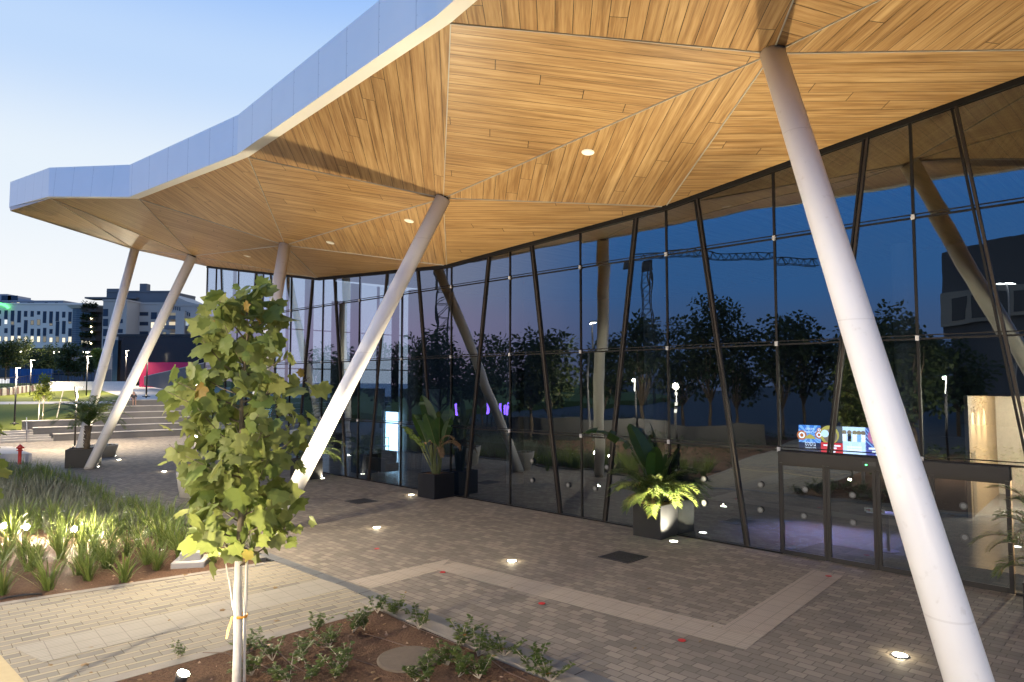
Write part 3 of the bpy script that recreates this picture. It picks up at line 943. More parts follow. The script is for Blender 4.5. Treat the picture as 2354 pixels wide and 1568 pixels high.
def oval_leaf(b, p, tip, nrm, L, wd, m=0, curl=0.15):
    tip = V(tip).normalized(); side = tip.cross(V(nrm))
    if side.length < 1e-3: side = tip.cross(V((1, 0, 0.2)))
    side.normalize(); up = side.cross(tip)
    p = V(p)
    vs = [p, p + tip * L * .35 + side * wd / 2 - up * curl * L * .3, p + tip * L * .75 + side * wd * .38 - up * curl * L * .5, p + tip * L - up * curl * L,
          p + tip * L * .75 - side * wd * .38 - up * curl * L * .5, p + tip * L * .35 - side * wd / 2 - up * curl * L * .3, p + tip * L * .5]
    b.add(vs, [(0, 1, 6), (1, 2, 6), (2, 3, 6), (3, 4, 6), (4, 5, 6), (5, 0, 6)], m)
def blade(b, p, az, lean, L, wd, m=0, n=4, droop=1.0):
    """one arching strap leaf"""
    d = V((math.cos(az), math.sin(az), 0)); s = V((-d.y, d.x, 0))
    tw = rng.uniform(-0.5, 0.5); s = (s * math.cos(tw) + d * math.sin(tw)).normalized()
    P = []; pos = V(p); ang = PI / 2 - lean
    for i in range(n + 1):
        t = i / n
        ww = wd * (0.75 + 0.5 * t) * (1 - t ** 2.2) + 0.0015
        P += [pos + s * ww / 2, pos - s * ww / 2]
        pos = pos + (d * math.cos(ang) + V((0, 0, math.sin(ang)))) * L / n
        ang -= droop * rng.uniform(0.6, 1.2) * (0.15 + 0.5 * t) * 0.9
    b.add(P, [(2 * i, 2 * i + 1, 2 * i + 3, 2 * i + 2) for i in range(n)], m)
def frond(b, p, az, elev, L, arch, nl, ll, m=0, mr=1, wd=0.03, vee=0.5, tipdroop=0.5):
    """feather palm leaf: rachis plus leaflets"""
    d = V((math.cos(az), math.sin(az), 0)); s = V((-d.y, d.x, 0))
    pts = []; pos = V(p); ang = elev; N = 14
    for i in range(N + 1):
        pts.append(pos)
        pos = pos + (d * math.cos(ang) + V((0, 0, math.sin(ang)))) * L / N
        ang -= arch / N * (0.5 + i / N)
    b.tube(pts, [0.014 * (1 - 0.8 * i / N) + 0.002 for i in range(N + 1)], 5, mr)
    for k in range(nl):
        t = 0.16 + 0.84 * (k + rng.uniform(0, .6)) / nl
        if t > 0.995: continue
        x = t * N; i = min(N - 1, int(x)); f = x - i
        q = pts[i] * (1 - f) + pts[i + 1] * f
        fw = (pts[i + 1] - pts[i]).normalized(); up = s.cross(fw).normalized()
        if up.z < 0: up = -up
        l = ll * (0.55 + 0.9 * math.sin(PI * min(1, t * 0.85 + 0.12))) * 0.75 * rng.uniform(0.85, 1.1)
        for sg in (-1, 1):
            dr = (s * sg * 0.85 + fw * (0.45 + 0.5 * t) + up * vee * rng.uniform(.6, 1.2)).normalized()
            e1 = q + dr * l * 0.5; e2 = q + dr * l * 0.95 - V((0, 0, tipdroop * l * rng.uniform(.3, .7)))
            sd = dr.cross(up).normalized() * wd / 2
            b.add([q - sd * .4, q + sd * .4, e1 + sd, e1 - sd, e2], [(0, 1, 2, 3), (3, 2, 4)], m)
def paddle(b, p, az, lean, stalk, L, wd, m=0, ms=1, torn=0.0, bend=0.5, side=None):
    """banana-like leaf on a stalk"""
    d = V((math.cos(az), math.sin(az), 0)); s = V((-d.y, d.x, 0))
    pos = V(p); ang = PI / 2 - lean; pts = []
    for i in range(6):
        pts.append(pos); pos = pos + (d * math.cos(ang) + V((0, 0, math.sin(ang)))) * stalk / 5; ang -= 0.03
    b.tube(pts, [0.035, 0.032, 0.028, 0.024, 0.02, 0.016], 6, ms)
    if side is not None: s = V((math.cos(side), math.sin(side), 0))
    pos = pts[-1]; N = 12; mid = []; dirs = []
    for i in range(N + 1):
        mid.append(pos); dd = d * math.cos(ang) + V((0, 0, math.sin(ang))); dirs.append(dd)
        pos = pos + dd * L / N; ang -= bend / N * (0.4 + 1.2 * i / N)
    b.tube(mid, [0.014 * (1 - .85 * i / N) + .002 for i in range(N + 1)], 5, ms)
    for sg in (-1, 1):
        fold = rng.uniform(0.15, 0.5)
        for i in range(N):
            w0 = wd * math.sin(PI * min(1, (i + 0.25) / N * 0.93 + 0.03)) ** .6 / 2
            w1 = wd * math.sin(PI * min(1, (i + 1.25) / N * 0.93 + 0.03)) ** .6 / 2 if i < N - 1 else 0.01
            u0 = dirs[i].cross(s); u1 = dirs[i + 1].cross(s)
            if u0.z < 0: u0 = -u0
            if u1.z < 0: u1 = -u1
            if rng.random() < torn:
                w1 *= rng.uniform(.6, .95); fo = fold - rng.uniform(0.2, 0.9)
            else: fo = fold
            a0 = mid[i] + (s * sg * math.cos(fo) + u0 * math.sin(fo)) * w0
            a1 = mid[i + 1] + (s * sg * math.cos(fo) + u1 * math.sin(fo)) * w1
            b.add([mid[i], mid[i + 1], a1, a0], [(0, 1, 2, 3)], m)

# ================================================================= the plane tree in front
def plane_tree(name, label, base, htop, zlow, prof, nleaf, leaf=(0.13, 0.27), stake=True, seed=3, cull=None):
    global rng
    keep = rng; rng = random.Random(seed)
    t = thing(name, label, 'tree', base)
    b = MB()
    N = 12
    pts = [V((0.03 * math.sin(i * 1.3) * (i > 1), 0.03 * math.cos(i * 1.7) * (i > 1), htop * i / N * 0.97)) for i in range(N + 1)]
    rr_ = [0.062 * (1 - i / N) ** 0.75 + 0.006 for i in range(N + 1)]
    b.tube(pts[:5], rr_[:5], 10, 0); b.tube(pts[4:], rr_[4:], 10, 1)
    smooth_tubes(b.build('trunk', [TRUNKM, M['bark_dark']], t))
    def R_(z):
        for (a, ra), (c, rc) in zip(prof[:-1], prof[1:]):
            if a <= z <= c: return ra + (rc - ra) * (z - a) / (c - a)
        return 0.1
    br = MB(); lf = MB()
    tips = []
    nb = 46
    for k in range(nb):
        z0 = zlow - 0.1 + (htop - zlow - 0.3) * (k / nb) ** 0.95
        az = k * 2.399 + rng.uniform(-.4, .4)
        zt = z0 + rng.uniform(0.25, 0.75) * (0.7 + 0.5 * (1 - k / nb))
        r = R_(min(zt, htop)) * rng.uniform(0.7, 1.05)
        d = V((math.cos(az), math.sin(az), 0))
        p0 = V((0, 0, z0)); p1 = p0 + d * r * .5 + V((0, 0, (zt - z0) * .4)); p2_ = d * r + V((0, 0, zt))
        br.tube([p0, p1, p2_], [0.014, 0.009, 0.004], 5)
        tips.append((p0, p1, p2_))
    cnt = 0
    while cnt < nleaf:
        if rng.random() < 0.62:
            p0, p1, p2_ = tips[rng.randrange(nb)]
            u = rng.uniform(0.25, 1.05)
            q = (p0.lerp(p1, u * 2) if u < .5 else p1.lerp(p2_, u * 2 - 1)) + V((rng.gauss(0, .09), rng.gauss(0, .09), rng.gauss(0, .09)))
        else:
            z = zlow + (htop - zlow) * rng.random() ** 0.9
            az = rng.uniform(0, 2 * PI); r = R_(z) * math.sqrt(rng.random()) * 1.0
            q = V((math.cos(az) * r, math.sin(az) * r, z))
        if cull and not cull(q): cnt += 1; continue
        az = math.atan2(q.y, q.x) + rng.gauss(0, .9)
        out = V((math.cos(az), math.sin(az), 0))
        tip = out * rng.uniform(.1, .8) + V((rng.gauss(0, .35), rng.gauss(0, .35), rng.uniform(-1.1, 0.1)))
        if q.z > htop - 0.7: tip = out * 0.7 + V((0, 0, rng.uniform(-.5, .9)))
        nrm = V((rng.gauss(0, .55), rng.gauss(0, .55), rng.uniform(.1, 1.0))) + out * 0.9
        maple_leaf(lf, q, tip, nrm, rng.uniform(*leaf) * (1.1 if rng.random() < .3 else 0.85))
        cnt += 1
    smooth_tubes(br.build('branches', M['bark_dark'], t))
    lf.build('crown', M['maple'], t)
    rng = keep
    return t
TRUNKM = M['whitewash']
TB = at_z(543, 1600)
PROF = [(1.6, 0.3), (1.95, 0.62), (2.3, 0.85), (2.7, 0.75), (3.1, 0.82), (3.6, 0.98), (4.1, 1.02), (4.5, 1.02), (4.85, 0.95), (5.05, 0.80), (5.35, 0.55), (5.7, 0.45), (6.15, 0.26)]
tree = plane_tree('plane_tree', 'young plane tree with large lobed leaves and pale staked trunk, in the foreground', TB, 6.05, 1.98, [(z_, r_ * 1.08) for z_, r_ in PROF], 680, leaf=(0.11, 0.36), seed=5)
stake = MB()
stake.tube([(0.10, 0.05, -0.1), (0.075, 0.06, 0.9), (0.09, 0.05, 2.05)], [0.024, 0.023, 0.02], 8)
tag(smooth_tubes(stake.build('tree_stake', M['whitewash'])), 'pale wooden stake tied against the trunk of the foreground plane tree', 'stake').location = TB
sb = MB()
sb.tube([(0.0, 0, 1.05), (-0.07, 0.0, 1.25), (-0.13, 0.02, 1.55), (-0.22, 0.04, 1.9)], [0.018, 0.016, 0.013, 0.01], 7)
smooth_tubes(sb.build('low_branch', M['whitewash'], tree))
tie = MB()
tie.lathe([(0.095, 0), (0.10, 0.02), (0.095, 0.04)], (0.03, 0.02, 1.13), 14, cap_bottom=False, cap_top=False)
tie.add([(-0.09, -0.02, 1.16), (-0.06, -0.05, 1.16), (-0.12, -0.08, 0.86), (-0.16, -0.05, 0.84), (-0.15, -0.03, 0.95)], [(0, 1, 2, 3, 4)])
tie.build('tree_tie', plain('orange_tie', (0.65, 0.30, 0.03), 0.6), tree)
# second tree just left of the frame: its right side hangs into the picture
T2 = at_d(-150, 950, 9.0); T2.z = 0
plane_tree('plane_tree', 'plane tree whose leafy branch tips reach in at the left edge of the photo', T2, 5.6, 2.6, [(2.4, .4), (3.0, .85), (3.6, .8), (4.2, .62), (4.9, .60), (5.4, .45), (5.6, .2)], 420, seed=9)

# ================================================================= garden bed with strap-leaf clumps
def pt_in(poly, x, y):
    c = False; n = len(poly)
    for i in range(n):
        x1, y1 = poly[i][:2]; x2, y2 = poly[(i + 1) % n][:2]
        if (y1 > y) != (y2 > y) and x < (x2 - x1) * (y - y1) / (y2 - y1) + x1: c = not c
    return c
clump_src = []
for k in range(6):
    b = MB(); rg = rng
    for i in range(rng.randint(46, 64)):
        az = rng.uniform(0, 2 * PI); r = rng.uniform(0, .09)
        blade(b, (r * math.cos(az), r * math.sin(az), 0), az + rng.gauss(0, .5), abs(rng.gauss(0.3, .25)), rng.uniform(.35, .95), rng.uniform(.013, .030), droop=rng.uniform(.3, 1.7))
    me = b.build('iris_clump', M['iris'])
    clump_src.append(me)
CL = [(500, 1210), (920, 1110), (1300, 1125), (1640, 1000), (1120, 980), (820, 1050), (1330, 850), (1530, 940), (1890, 870), (30, 1260), (230, 860), (390, 960), (560, 745), (720, 640), (1090, 660), (1800, 780), (1690, 760),
      (60, 900), (120, 700), (980, 760), (1180, 760), (1450, 760), (640, 880), (300, 1010), (860, 820), (1000, 900), (1240, 640), (1400, 640), (1560, 640), (1720, 640), (1860, 660), (880, 560), (700, 520), (560, 560), (420, 560), (250, 560), (90, 560), (-60, 1080), (-90, 800), (1000, 480), (1180, 470), (1350, 480), (1520, 500), (1660, 520), (1790, 540)]
clump_pos = []
for i, (cx, cy) in enumerate(CL):
    p = at_z(cx * .2198, 1091.6 + cy * .2198)
    clump_pos.append(p)
    o = clump_src[i % 6] if i < 6 else clump_src[i % 6].copy()
    if i >= 6: COL.objects.link(o)
    o.location = (p.x, p.y, 0.012); o.rotation_euler = (0, 0, rng.uniform(0, 6.28))
    sc_ = rng.uniform(.95, 1.35) * (1.1 if cy < 900 else 1.0)
    o.scale = (sc_, sc_, sc_)
    tag(o, 'strappy green iris clump growing in the floodlit soil bed beside the path', 'plant', 'iris clumps in the garden bed')
for px, py in [(1020, 1225), (955, 1188), (490, 1296), (1105 * .5, 1268), (580, 1262), (150, 1236), (192, 1238), (140, 1222), (205, 1222), (75, 1230), (38, 1226), (95, 1218), (20, 1222), (-12, 1220), (172, 1206), (62, 1200), (120, 1208)]:
    p = at_z(px if px < 600 else px * .5, py)
    o = clump_src[2].copy(); COL.objects.link(o); o.location = (p.x, p.y, 0.012); o.scale = (.7, .7, .7); o.rotation_euler = (0, 0, rng.uniform(0, 6))
    tag(o, 'strappy green iris clump growing in the floodlit soil bed beside the path', 'plant', 'iris clumps in the garden bed')
# dense planting behind: silvery mass and dark green edge rows
b = MB(); g = MB()
n = 0
region = [(-7.4, 19.2), (-11.8, 23.3), (-19.3, 30.9), (-24.6, 36.2), (-33, 36), (-40, 30), (-24, 24), (-17.5, 22.4), (-12.8, 20.6), (-9.5, 19.6)]
while n < 1500:
    x, y = rng.uniform(-40, -7), rng.uniform(19, 36.5)
    if not pt_in(region, x, y): continue
    e = (DR0.dot(WN) - (x * WN.x + y * WN.y))          # distance to the plaza edge line (negative inside)
    edge = -e < 1.0
    far_ = y > 30
    n += 1
    use_g = edge and rng.random() < .75 or far_ and rng.random() < .55
    for k in range(15 if y < 28 else 9):
        a = rng.uniform(0, 6.28); r = rng.uniform(0, .22)
        blade(g if use_g else b, (x + r * math.cos(a), y + r * math.sin(a), 0), rng.uniform(0, 6.28), abs(rng.gauss(.35, .25)), rng.uniform(.4, .85), rng.uniform(.018, .032), n=3, droop=rng.uniform(.4, 1.2))
tag(b.build('silver_groundcover', M['silver']), 'mass of silvery narrow-leaved groundcover filling the back of the garden bed', 'groundcover', kind='stuff')
tag(g.build('green_groundcover', M['iris']), 'dense green strappy groundcover along the plaza edge of the garden bed', 'groundcover', kind='stuff')
# white iris flowers on stems
FL = [(900, 320, 480), (655, 380, 560), (750, 420, 560), (1305, 390, 560), (850, 520, 640), (415, 680, 800), (1580, 490, 640), (395, 720, 840), (1360, 310, 420), (1705, 780, 900), (670, 660, 780), (1290, 230, 330), (1440, 670, 780)]
for cx, cy, cb in FL:
    p = at_z(cx * .2198, 1091.6 + cb * .2198); top_ = at_d(cx * .2198, 1091.6 + cy * .2198, p.y)
    t = thing('iris_flower', 'single white iris flower on a thin stem above the garden bed', 'flower', p, 0, 'white iris flowers in the garden bed')
    q = MB(); q.tube([(0, 0, 0), (top_ - p) * .5 + V((.02, 0, 0)), top_ - p], .005, 5); q.build('stem', M['iris'], t)
    q = MB()
    for k in range(6):
        a = k * PI / 3
        oval_leaf(q, top_ - p, (math.cos(a), math.sin(a), .25 if k % 2 else -.1), (0, 0, 1), .075, .05)
    q.build('petals', M['flower'], t)

# ================================================================= shrub bed
shrub_src = []
for k in range(5):
    t = thing('shrub', 'x', 'shrub')
    sbm, lb = MB(), MB()
    for s_ in range(rng.randint(6, 9)):
        az = rng.uniform(0, 6.28); ln = rng.uniform(.1, .95)
        L = rng.uniform(.3, .55)
        e = V((math.cos(az) * math.sin(ln), math.sin(az) * math.sin(ln), math.cos(ln))) * L
        mid_ = e * .5 + V((rng.gauss(0, .02), rng.gauss(0, .02), 0))
        sbm.tube([(0, 0, 0), mid_, e], [.008, .006, .003], 5)
        for i in range(26):
            u = rng.uniform(.3, 1.05)
            q = (mid_ * (u * 2) if u < .5 else mid_.lerp(e, u * 2 - 1))
            a = rng.uniform(0, 6.28)
            oval_leaf(lb, q, (math.cos(a), math.sin(a), rng.uniform(-.2, .9)), (rng.gauss(0, .4), rng.gauss(0, .4), 1), rng.uniform(.05, .10), rng.uniform(.034, .056))
    sbm.build('stems', M['bark'], t); lb.build('foliage', M['shrub'], t)
    shrub_src.append(t)
SH = [(1025, 430, 1), (1155, 435, 1), (1305, 540, 1.15), (1590, 650, 1.2), (860, 560, 1.2), (600, 560, 1.0), (700, 660, 1.1), (320, 750, 1.05), (150, 700, 1.0), (490, 760, 1), (820, 790, 1), (1500, 780, 1.2), (1700, 720, 1.15),
      (1880, 720, 1), (2080, 830, 1.15), (1570, 860, 1.1), (1710, 870, 1.1), (580, 860, 1), (740, 870, 1), (1370, 890, 1), (940, 545, 1.1), (180, 850, 1.1), (430, 905, 1.1), (2190, 890, 1), (1280, 890, .9)]
for i, (cx, cy, s_) in enumerate(SH):
    px = (900 + cx / 1.6814) * .5745; py = (2200 + cy / 1.6814) * .5745
    p = at_z(px, py)
    o = shrub_src[i] if i < 5 else dup(shrub_src[i % 5])
    o.location = (p.x, p.y, .01); o.rotation_euler = (0, 0, rng.uniform(0, 6.28)); o.scale = (s_ * 1.05, s_ * 1.05, s_ * .72)
    tag(o, 'small leafy shrub newly planted in the brown soil bed at the bottom of the photo', 'shrub', 'young shrubs in the soil bed')
# one small dark plant by the path and the tight green mat
p = at_z(410, 1470 * 1.0)
for px, py, s_ in [(408, 1515, .55)]:
    p = at_z(px, py); o = dup(shrub_src[2]); o.location = p; o.scale = (s_,) * 3
    tag(o, 'smallest lone shrub beside the path, left of the plane tree trunk', 'shrub', 'young shrubs in the soil bed')
# shrubs going on behind the camera (seen in the glass)
for i in range(24):
    x, y = rng.uniform(-12, 7), rng.uniform(-9, 6.5)
    if not pt_in(bedL, x, y) or math.hypot(x, y) < 2.0: continue
    o = dup(shrub_src[i % 5]); o.location = (x, y, .01); o.scale = (1.3,) * 3
    tag(o, 'leafy shrub of the bed seen only mirrored in the glass doors', 'shrub', 'shrubs mirrored in the doors')
# round concrete cover in the soil, drip pipes, stones
p = at_z((900 + 1235 / 1.6814) * .5745, (2200 + 745 / 1.6814) * .5745)
q = MB(); q.lathe([(.52, -.05), (.52, .03), (.49, .045), (.2, .05)], (0, 0, 0), 32)
o = tag(q.build('concrete_cover', plain('cover_concrete', (.11, .085, .062), .95, var=.25, scale=9, bump=.5)), 'round concrete inspection cover lying in the soil bed', 'cover'); o.location = (p.x, p.y, .012)
def c4(x, y): return at_z((900 + x / 1.6814) * .5745, (2200 + y / 1.6814) * .5745)
PIPES = [[(1065, 420), (1150, 470), (1270, 525), (1400, 580), (1620, 665), (1760, 730), (1900, 830), (2050, 900)], [(940, 570), (1060, 610), (1200, 650), (1340, 700), (1450, 765)], [(470, 575), (560, 620), (650, 665), (760, 670), (830, 730), (1020, 795)],
         [(235, 620), (360, 700), (440, 770), (560, 850)], [(120, 745), (230, 780), (310, 815), (400, 880)], [(-150, 700), (0, 705), (80, 730)]]
for i, pp in enumerate(PIPES):
    q = MB(); q.tube([c4(*k) + V((0, 0, .02 + .012 * (j % 2))) for j, k in enumerate(pp)], .009, 6)
    tag(smooth_tubes(q.build('drip_pipe', M['pipe'])), 'thin brown drip irrigation pipe lying on the soil among the young shrubs', 'pipe', 'drip pipes in the shrub bed')
q = MB()
q.tube([at_z(x, y) + V((0, 0, .03)) for x, y in ((-20, 1386), (20, 1376), (60, 1370), (95, 1368))], .02, 7)
tag(smooth_tubes(q.build('drip_pipe', M['dark_metal'])), 'short black pipe lying in the soil at the left edge', 'pipe')
q = MB()
for i in range(420):
    bed = bedL if i % 2 else bedU
    x, y = (rng.uniform(-7, 3), rng.uniform(8, 14.2)) if i % 2 else (rng.uniform(-14, -6), rng.uniform(13, 20))
    if not pt_in(bed, x, y): continue
    r = abs(rng.gauss(0, .016)) + .008
    v_ = [V((x + r * rng.uniform(.7, 1.3) * math.cos(a), y + r * rng.uniform(.7, 1.3) * math.sin(a), .012)) for a in (0, 1.3, 2.5, 3.8, 5.1)]
    tp = V((x, y, .012 + r * rng.uniform(.6, 1.1)))
    q.add(v_ + [tp], [(k, (k + 1) % 5, 5) for k in range(5)])
tag(q.build('loose_stones', plain('stone', (.30, .20, .13), .9, var=.5, scale=30)), 'small loose stones scattered on the soil beds', 'stones', kind='stuff')

# ================================================================= planters and their plants
def planter(base, ang, wx, wy, h, label, rz=None):
    t = thing('box_planter', label, 'planter', base, ang, 'black box planters')
    q = MB()
    q.cbox((0, 0, h / 2), (wx, wy, h), 0, .012)
    q.v = q.v[:]
    # hollow top: rim and soil
    o = q.build('box', M['planter'], t)
    r = MB()
    th = .05
    for sx, sy, lx, ly in ((0, 1, wx, th), (0, -1, wx, th), (1, 0, th, wy - 2 * th), (-1, 0, th, wy - 2 * th)):
        r.box((sx * (wx / 2 - th / 2), sy * (wy / 2 - th / 2), h + .02), (lx, ly, .045))
    r.build('rim', M['planter'], t)
    s = MB(); s.box((0, 0, h + .004), (wx - .1, wy - .1, .012)); s.build('soil', M['soil'], t)
    return t
P2c = V((4.35, 20.99, 0)); P2a = RAD(46)
planter(P2c, P2a, .98, .98, .93, 'black box planter near the doors, one side lit by a ground light')
P1c = V((-3.08, 28.0, 0)); planter(P1c, P2a, 1.05, 1.05, .92, 'black box planter holding the tall paddle-leaved plant, by the glass')
P0c = V((-23.55, 37.85, 0)); planter(P0c, RAD(20), 1.5, 1.2, .95, 'black box planter behind the foot of the leftmost columns')
P3c = V((-9.9, 33.2, 0)); planter(P3c, P2a, 1.1, 1.1, .92, 'black box planter by the glass, hidden behind the plane tree')
# plant in planter 2: feather palm fronds under big paddle leaves
t = thing('areca_palm', 'bushy feather palm lit bright from below, in the planter near the doors', 'palm', P2c + V((0, 0, .93)))
q = MB()
fr_ = [(-2.2, .55, 1.15), (-1.7, .75, 1.0), (-1.2, .5, 1.1), (-.75, .75, 1.1), (-.4, .45, 1.25), (0, .7, 1.2), (.5, .5, 1.1), (1.2, .8, 1.2), (2.0, .7, 1.2), (2.6, .5, 1.3), (3.1, .75, 1.2), (-2.7, .8, 1.3), (-1.5, 1.1, 1.3), (-.2, 1.1, 1.3),
       (-2.0, .2, .9), (-1.4, .1, .8), (-.9, .15, .95), (-.3, .2, 1.0), (-2.5, .3, 1.0), (.3, .95, 1.5), (2.9, .95, 1.5), (-.6, 1.0, 1.0), (-1.0, .9, 1.0), (-1.9, .95, .9)]
for a, e, L in [k_ for k_ in fr_ if not (-1.6 < k_[0] < .2 and k_[1] < .4)] + [(a_ + .25, e_ * .8 + .25, L_ * .85) for a_, e_, L_ in fr_ if e_ > .4]:
    frond(q, (rng.uniform(-.2, .2), rng.uniform(-.2, .2), 0), a + rng.gauss(0, .1), e + .3, L * rng.uniform(1.1, 1.45), 1.9, 30, .38, wd=.04)
q.build('fronds', [M['palm'], M['palm']], t)
q = MB()
for k in range(7):
    a = rng.uniform(0, 6.28)
    frond(q, (rng.uniform(-.2, .2), rng.uniform(-.2, .2), .1), a, .7, 1.0, 2.6, 18, .24, wd=.022)
q.build('dry_fronds', [M['dry'], M['dry']], t)
t = thing('paddle_plant', 'tall dark paddle-leaved plant rising behind the feather palm near the doors', 'plant', P2c + V((0.1, .25, .93)), 0, 'paddle-leaved plants by the glass')
q = MB()
for a, ln, st, L, wd, sd in [(2.9, .14, .95, 1.6, .62, .3), (1.4, .05, .8, 1.5, .60, -.2), (0.1, .16, .85, 1.35, .55, .5), (.6, .3, .7, 1.1, .46, 1.0), (-1.6, .10, .6, 1.25, .55, .1), (-.9, .16, .55, 1.1, .42, .9)]:
    paddle(q, (rng.uniform(-.12, .12), rng.uniform(-.12, .12), 0), a, ln, st, L, wd, torn=.06, bend=.25, side=sd)
paddle(q, (0, 0, 0), 2.85, .35, 1.3, 2.3, .62, torn=.5, bend=1.9)
q.build('leaves', [M['banana'], M['banana']], t)
# plant in planter 1
t = thing('paddle_plant', 'tall paddle-leaved plant with long stalks and some dried leaves, by the lit doorway', 'plant', P1c + V((0, 0, .92)), 0, 'paddle-leaved plants by the glass')
q = MB()
for a, ln, st, L, wd, sd in [(2.9, .04, 1.6, 1.65, .66, .35), (.4, .06, 1.45, 1.5, .62, -.2), (1.4, .10, 1.3, 1.3, .55, .6), (-2.6, .10, 1.25, 1.3, .52, .1), (3.0, .20, 1.3, 1.3, .5, .4), (-.6, .12, 1.35, 1.05, .46, -.3), (-1.5, .04, 1.1, 1.3, .5, .2)]:
    paddle(q, (rng.uniform(-.15, .15), rng.uniform(-.15, .15), 0), a, ln, st, L, wd, torn=.06, bend=.22, side=sd)
paddle(q, (-.1, -.1, 0), 2.5, .55, 1.35, 1.35, .4, torn=.6, bend=.7)
paddle(q, (0, -.1, 0), 2.95, .4, 1.1, 1.0, .38, torn=.5, bend=1.0)
for k in range(9):
    a = rng.uniform(0, 6.28); q.tube([(0.15 * math.cos(a), .15 * math.sin(a), 0), (.28 * math.cos(a), .28 * math.sin(a), 1.15)], [.03, .016], 6, 1)
q.build('leaves', [M['banana'], leafmat('stalk', (.08, .10, .03), (.14, .15, .05), .1)], t)
q = MB()
for a, e, L in ((-.6, .75, 1.3), (-.9, 1.1, 1.4), (-.3, .9, 1.1), (2.4, .9, 1.0), (-1.3, .4, .9)):
    frond(q, (.1, 0, 1.0), a, e, L, 2.0, 24, .2, wd=.03, vee=.2, tipdroop=.9)
q.build('dried_leaves', [M['dry'], M['dry']], t)
# date palm in planter 0
t = thing('date_palm', 'small date palm with a rough trunk, standing in the leftmost black planter', 'palm', P0c + V((0.15, 0, .95)))
q = MB(); q.tube([(0, 0, 0), (.02, 0, .4), (.05, 0, .9), (.06, 0, 1.3)], [.16, .12, .13, .19], 10)
for k in range(54):
    a = k * 2.4; z = .08 + 1.2 * k / 54; q.obox((.13 * math.cos(a), .13 * math.sin(a), z), V((math.cos(a), math.sin(a), .8)) * .04, V((-math.sin(a), math.cos(a), 0)) * .035, V((0, 0, .025)))
smooth_tubes(q.build('trunk', M['palm_trunk'], t))
q = MB()
for k in range(30):
    a = k * 2.399; e = .55 + .95 * (k / 30)
    frond(q, (.06, 0, 1.3), a, e, rng.uniform(2.0, 2.6), 1.75, 34, .42, wd=.042, vee=.35)
q.build('fronds', [M['palm'], M['palm']], t)
# palm in planter 3, behind the tree, and the one at the right edge
t = thing('areca_palm', 'feather palm partly hidden by the plane tree, in the planter beside the glass', 'palm', P3c + V((0, 0, .92)))
q = MB()
for k in range(22):
    frond(q, (rng.uniform(-.2, .2), rng.uniform(-.2, .2), 0), k * 2.399, .5 + .9 * k / 22, rng.uniform(1.5, 2.3), 1.9, 26, .36, wd=.034)
q.build('fronds', [M['palm'], M['palm']], t)
pr = WP(wall_hit(2395, 1300)[0] - .1, 0.85, 0)
planter(pr, P2a, .6, .6, .5, 'black planter at the right edge, mostly outside the photo')
t = thing('areca_palm', 'feather palm whose fronds reach in at the right edge before the warm lit corridor', 'palm', pr + V((0, 0, .5)))
q = MB()
q.tube([(0, 0, 0), (0, 0, 1.2)], [.05, .04], 7, 1)
for k in range(24):
    frond(q, (rng.uniform(-.05, .05), rng.uniform(-.05, .05), .2 + 1.3 * k / 24), k * 2.399, .3 + .9 * k / 24, rng.uniform(.9, 1.3), 1.7, 24, .28, wd=.026)
q.build('fronds', [M['palm'], M['palm_trunk']], t)

# two big tapered concrete pots by the lamp post, a round planter by the steps
def pot(base, r, h, label, plant=True):
    t = thing('round_pot', label, 'pot', base, 0, 'round concrete pots')
    q = MB(); q.lathe([(r * .78, 0), (r * .98, h * .94), (r, h), (r * .9, h), (r * .86, h * .9), (0.01, h * .88)], (0, 0, 0), 32, cap_top=True)
    smooth_tubes(q.build('body', plain('pot_concrete', (.36, .35, .33), .7, var=.1), t))
    if plant:
        q = MB()
        for k in range(160):
            a = rng.uniform(0, 6.28); rr = r * .85 * math.sqrt(rng.random())
            oval_leaf(q, (rr * math.cos(a), rr * math.sin(a), h * .9), (rng.gauss(0, 1), rng.gauss(0, 1), rng.uniform(.2, 1.4)), (0, 0, 1), .12, .06)
        q.build('groundcover', leafmat('pot_plant', (.06, .05, .03), (.16, .09, .05), .2), t)
    return t
pot(at_z(447, 1140), .72, 1.0, 'round grey concrete pot behind the lamp post, the farther of two')
pot(at_z(488, 1172), .62, .95, 'round grey concrete pot behind the plane tree, the nearer of two')
pot(at_z(236, 1050), .85, .75, 'wide beige round planter with red groundcover, behind the leftmost columns')

# ================================================================= lamp posts
def lamp_post(base, H, label, az=0.0, scale=1.0, number=None, power=0, far=False, style='tee'):
    t = thing('lamp_post', label, 'lamp post', base, az, 'park lamp posts')
    q = MB(); q.tube([(0, 0, -.1), (0, 0, H * .82)], [.065, .055], 10)
    smooth_tubes(q.build('pole', M['dark_metal'], t))
    q = MB()
    q.box((0, 0, .03), (.42, .42, .06)); q.lathe([(.16, .06), (.12, .12), (.075, .16)], (0, 0, 0), 14)
    q.build('base_plate', M['dark_metal'], t)
    q = MB(); q.beam((0, 0, H * .80), (-.14, 0, H * .985), .13, .07, V((0, 1, 0)))
    head = q.build('head', M['dark_metal'], t)
    q = MB(); q.beam((.055, 0, H * .81), (-.085, 0, H * .985), .14, .02, V((0, 1, 0)))
    q.build('led_bar', M['ledwhite'], head)
    q = MB(); q.box((.14, 0, H * .992), (.62, .13, .05)); q.build('arm', M['dark_metal'], t)
    q = MB(); q.box((.16, 0, H * .992 - .032), (.5, .11, .014)); q.build('led_strip', M['ledwhite'], t)
    if power:
        lamp('SPOT', 'lamp_glow', (.18, 0, H * .97), power, (1.0, .80, .55), t, aim=(.18, 0, 0), size=.12, spot=150, blend=.5)
    return t
L0 = at_z(440, 1298)
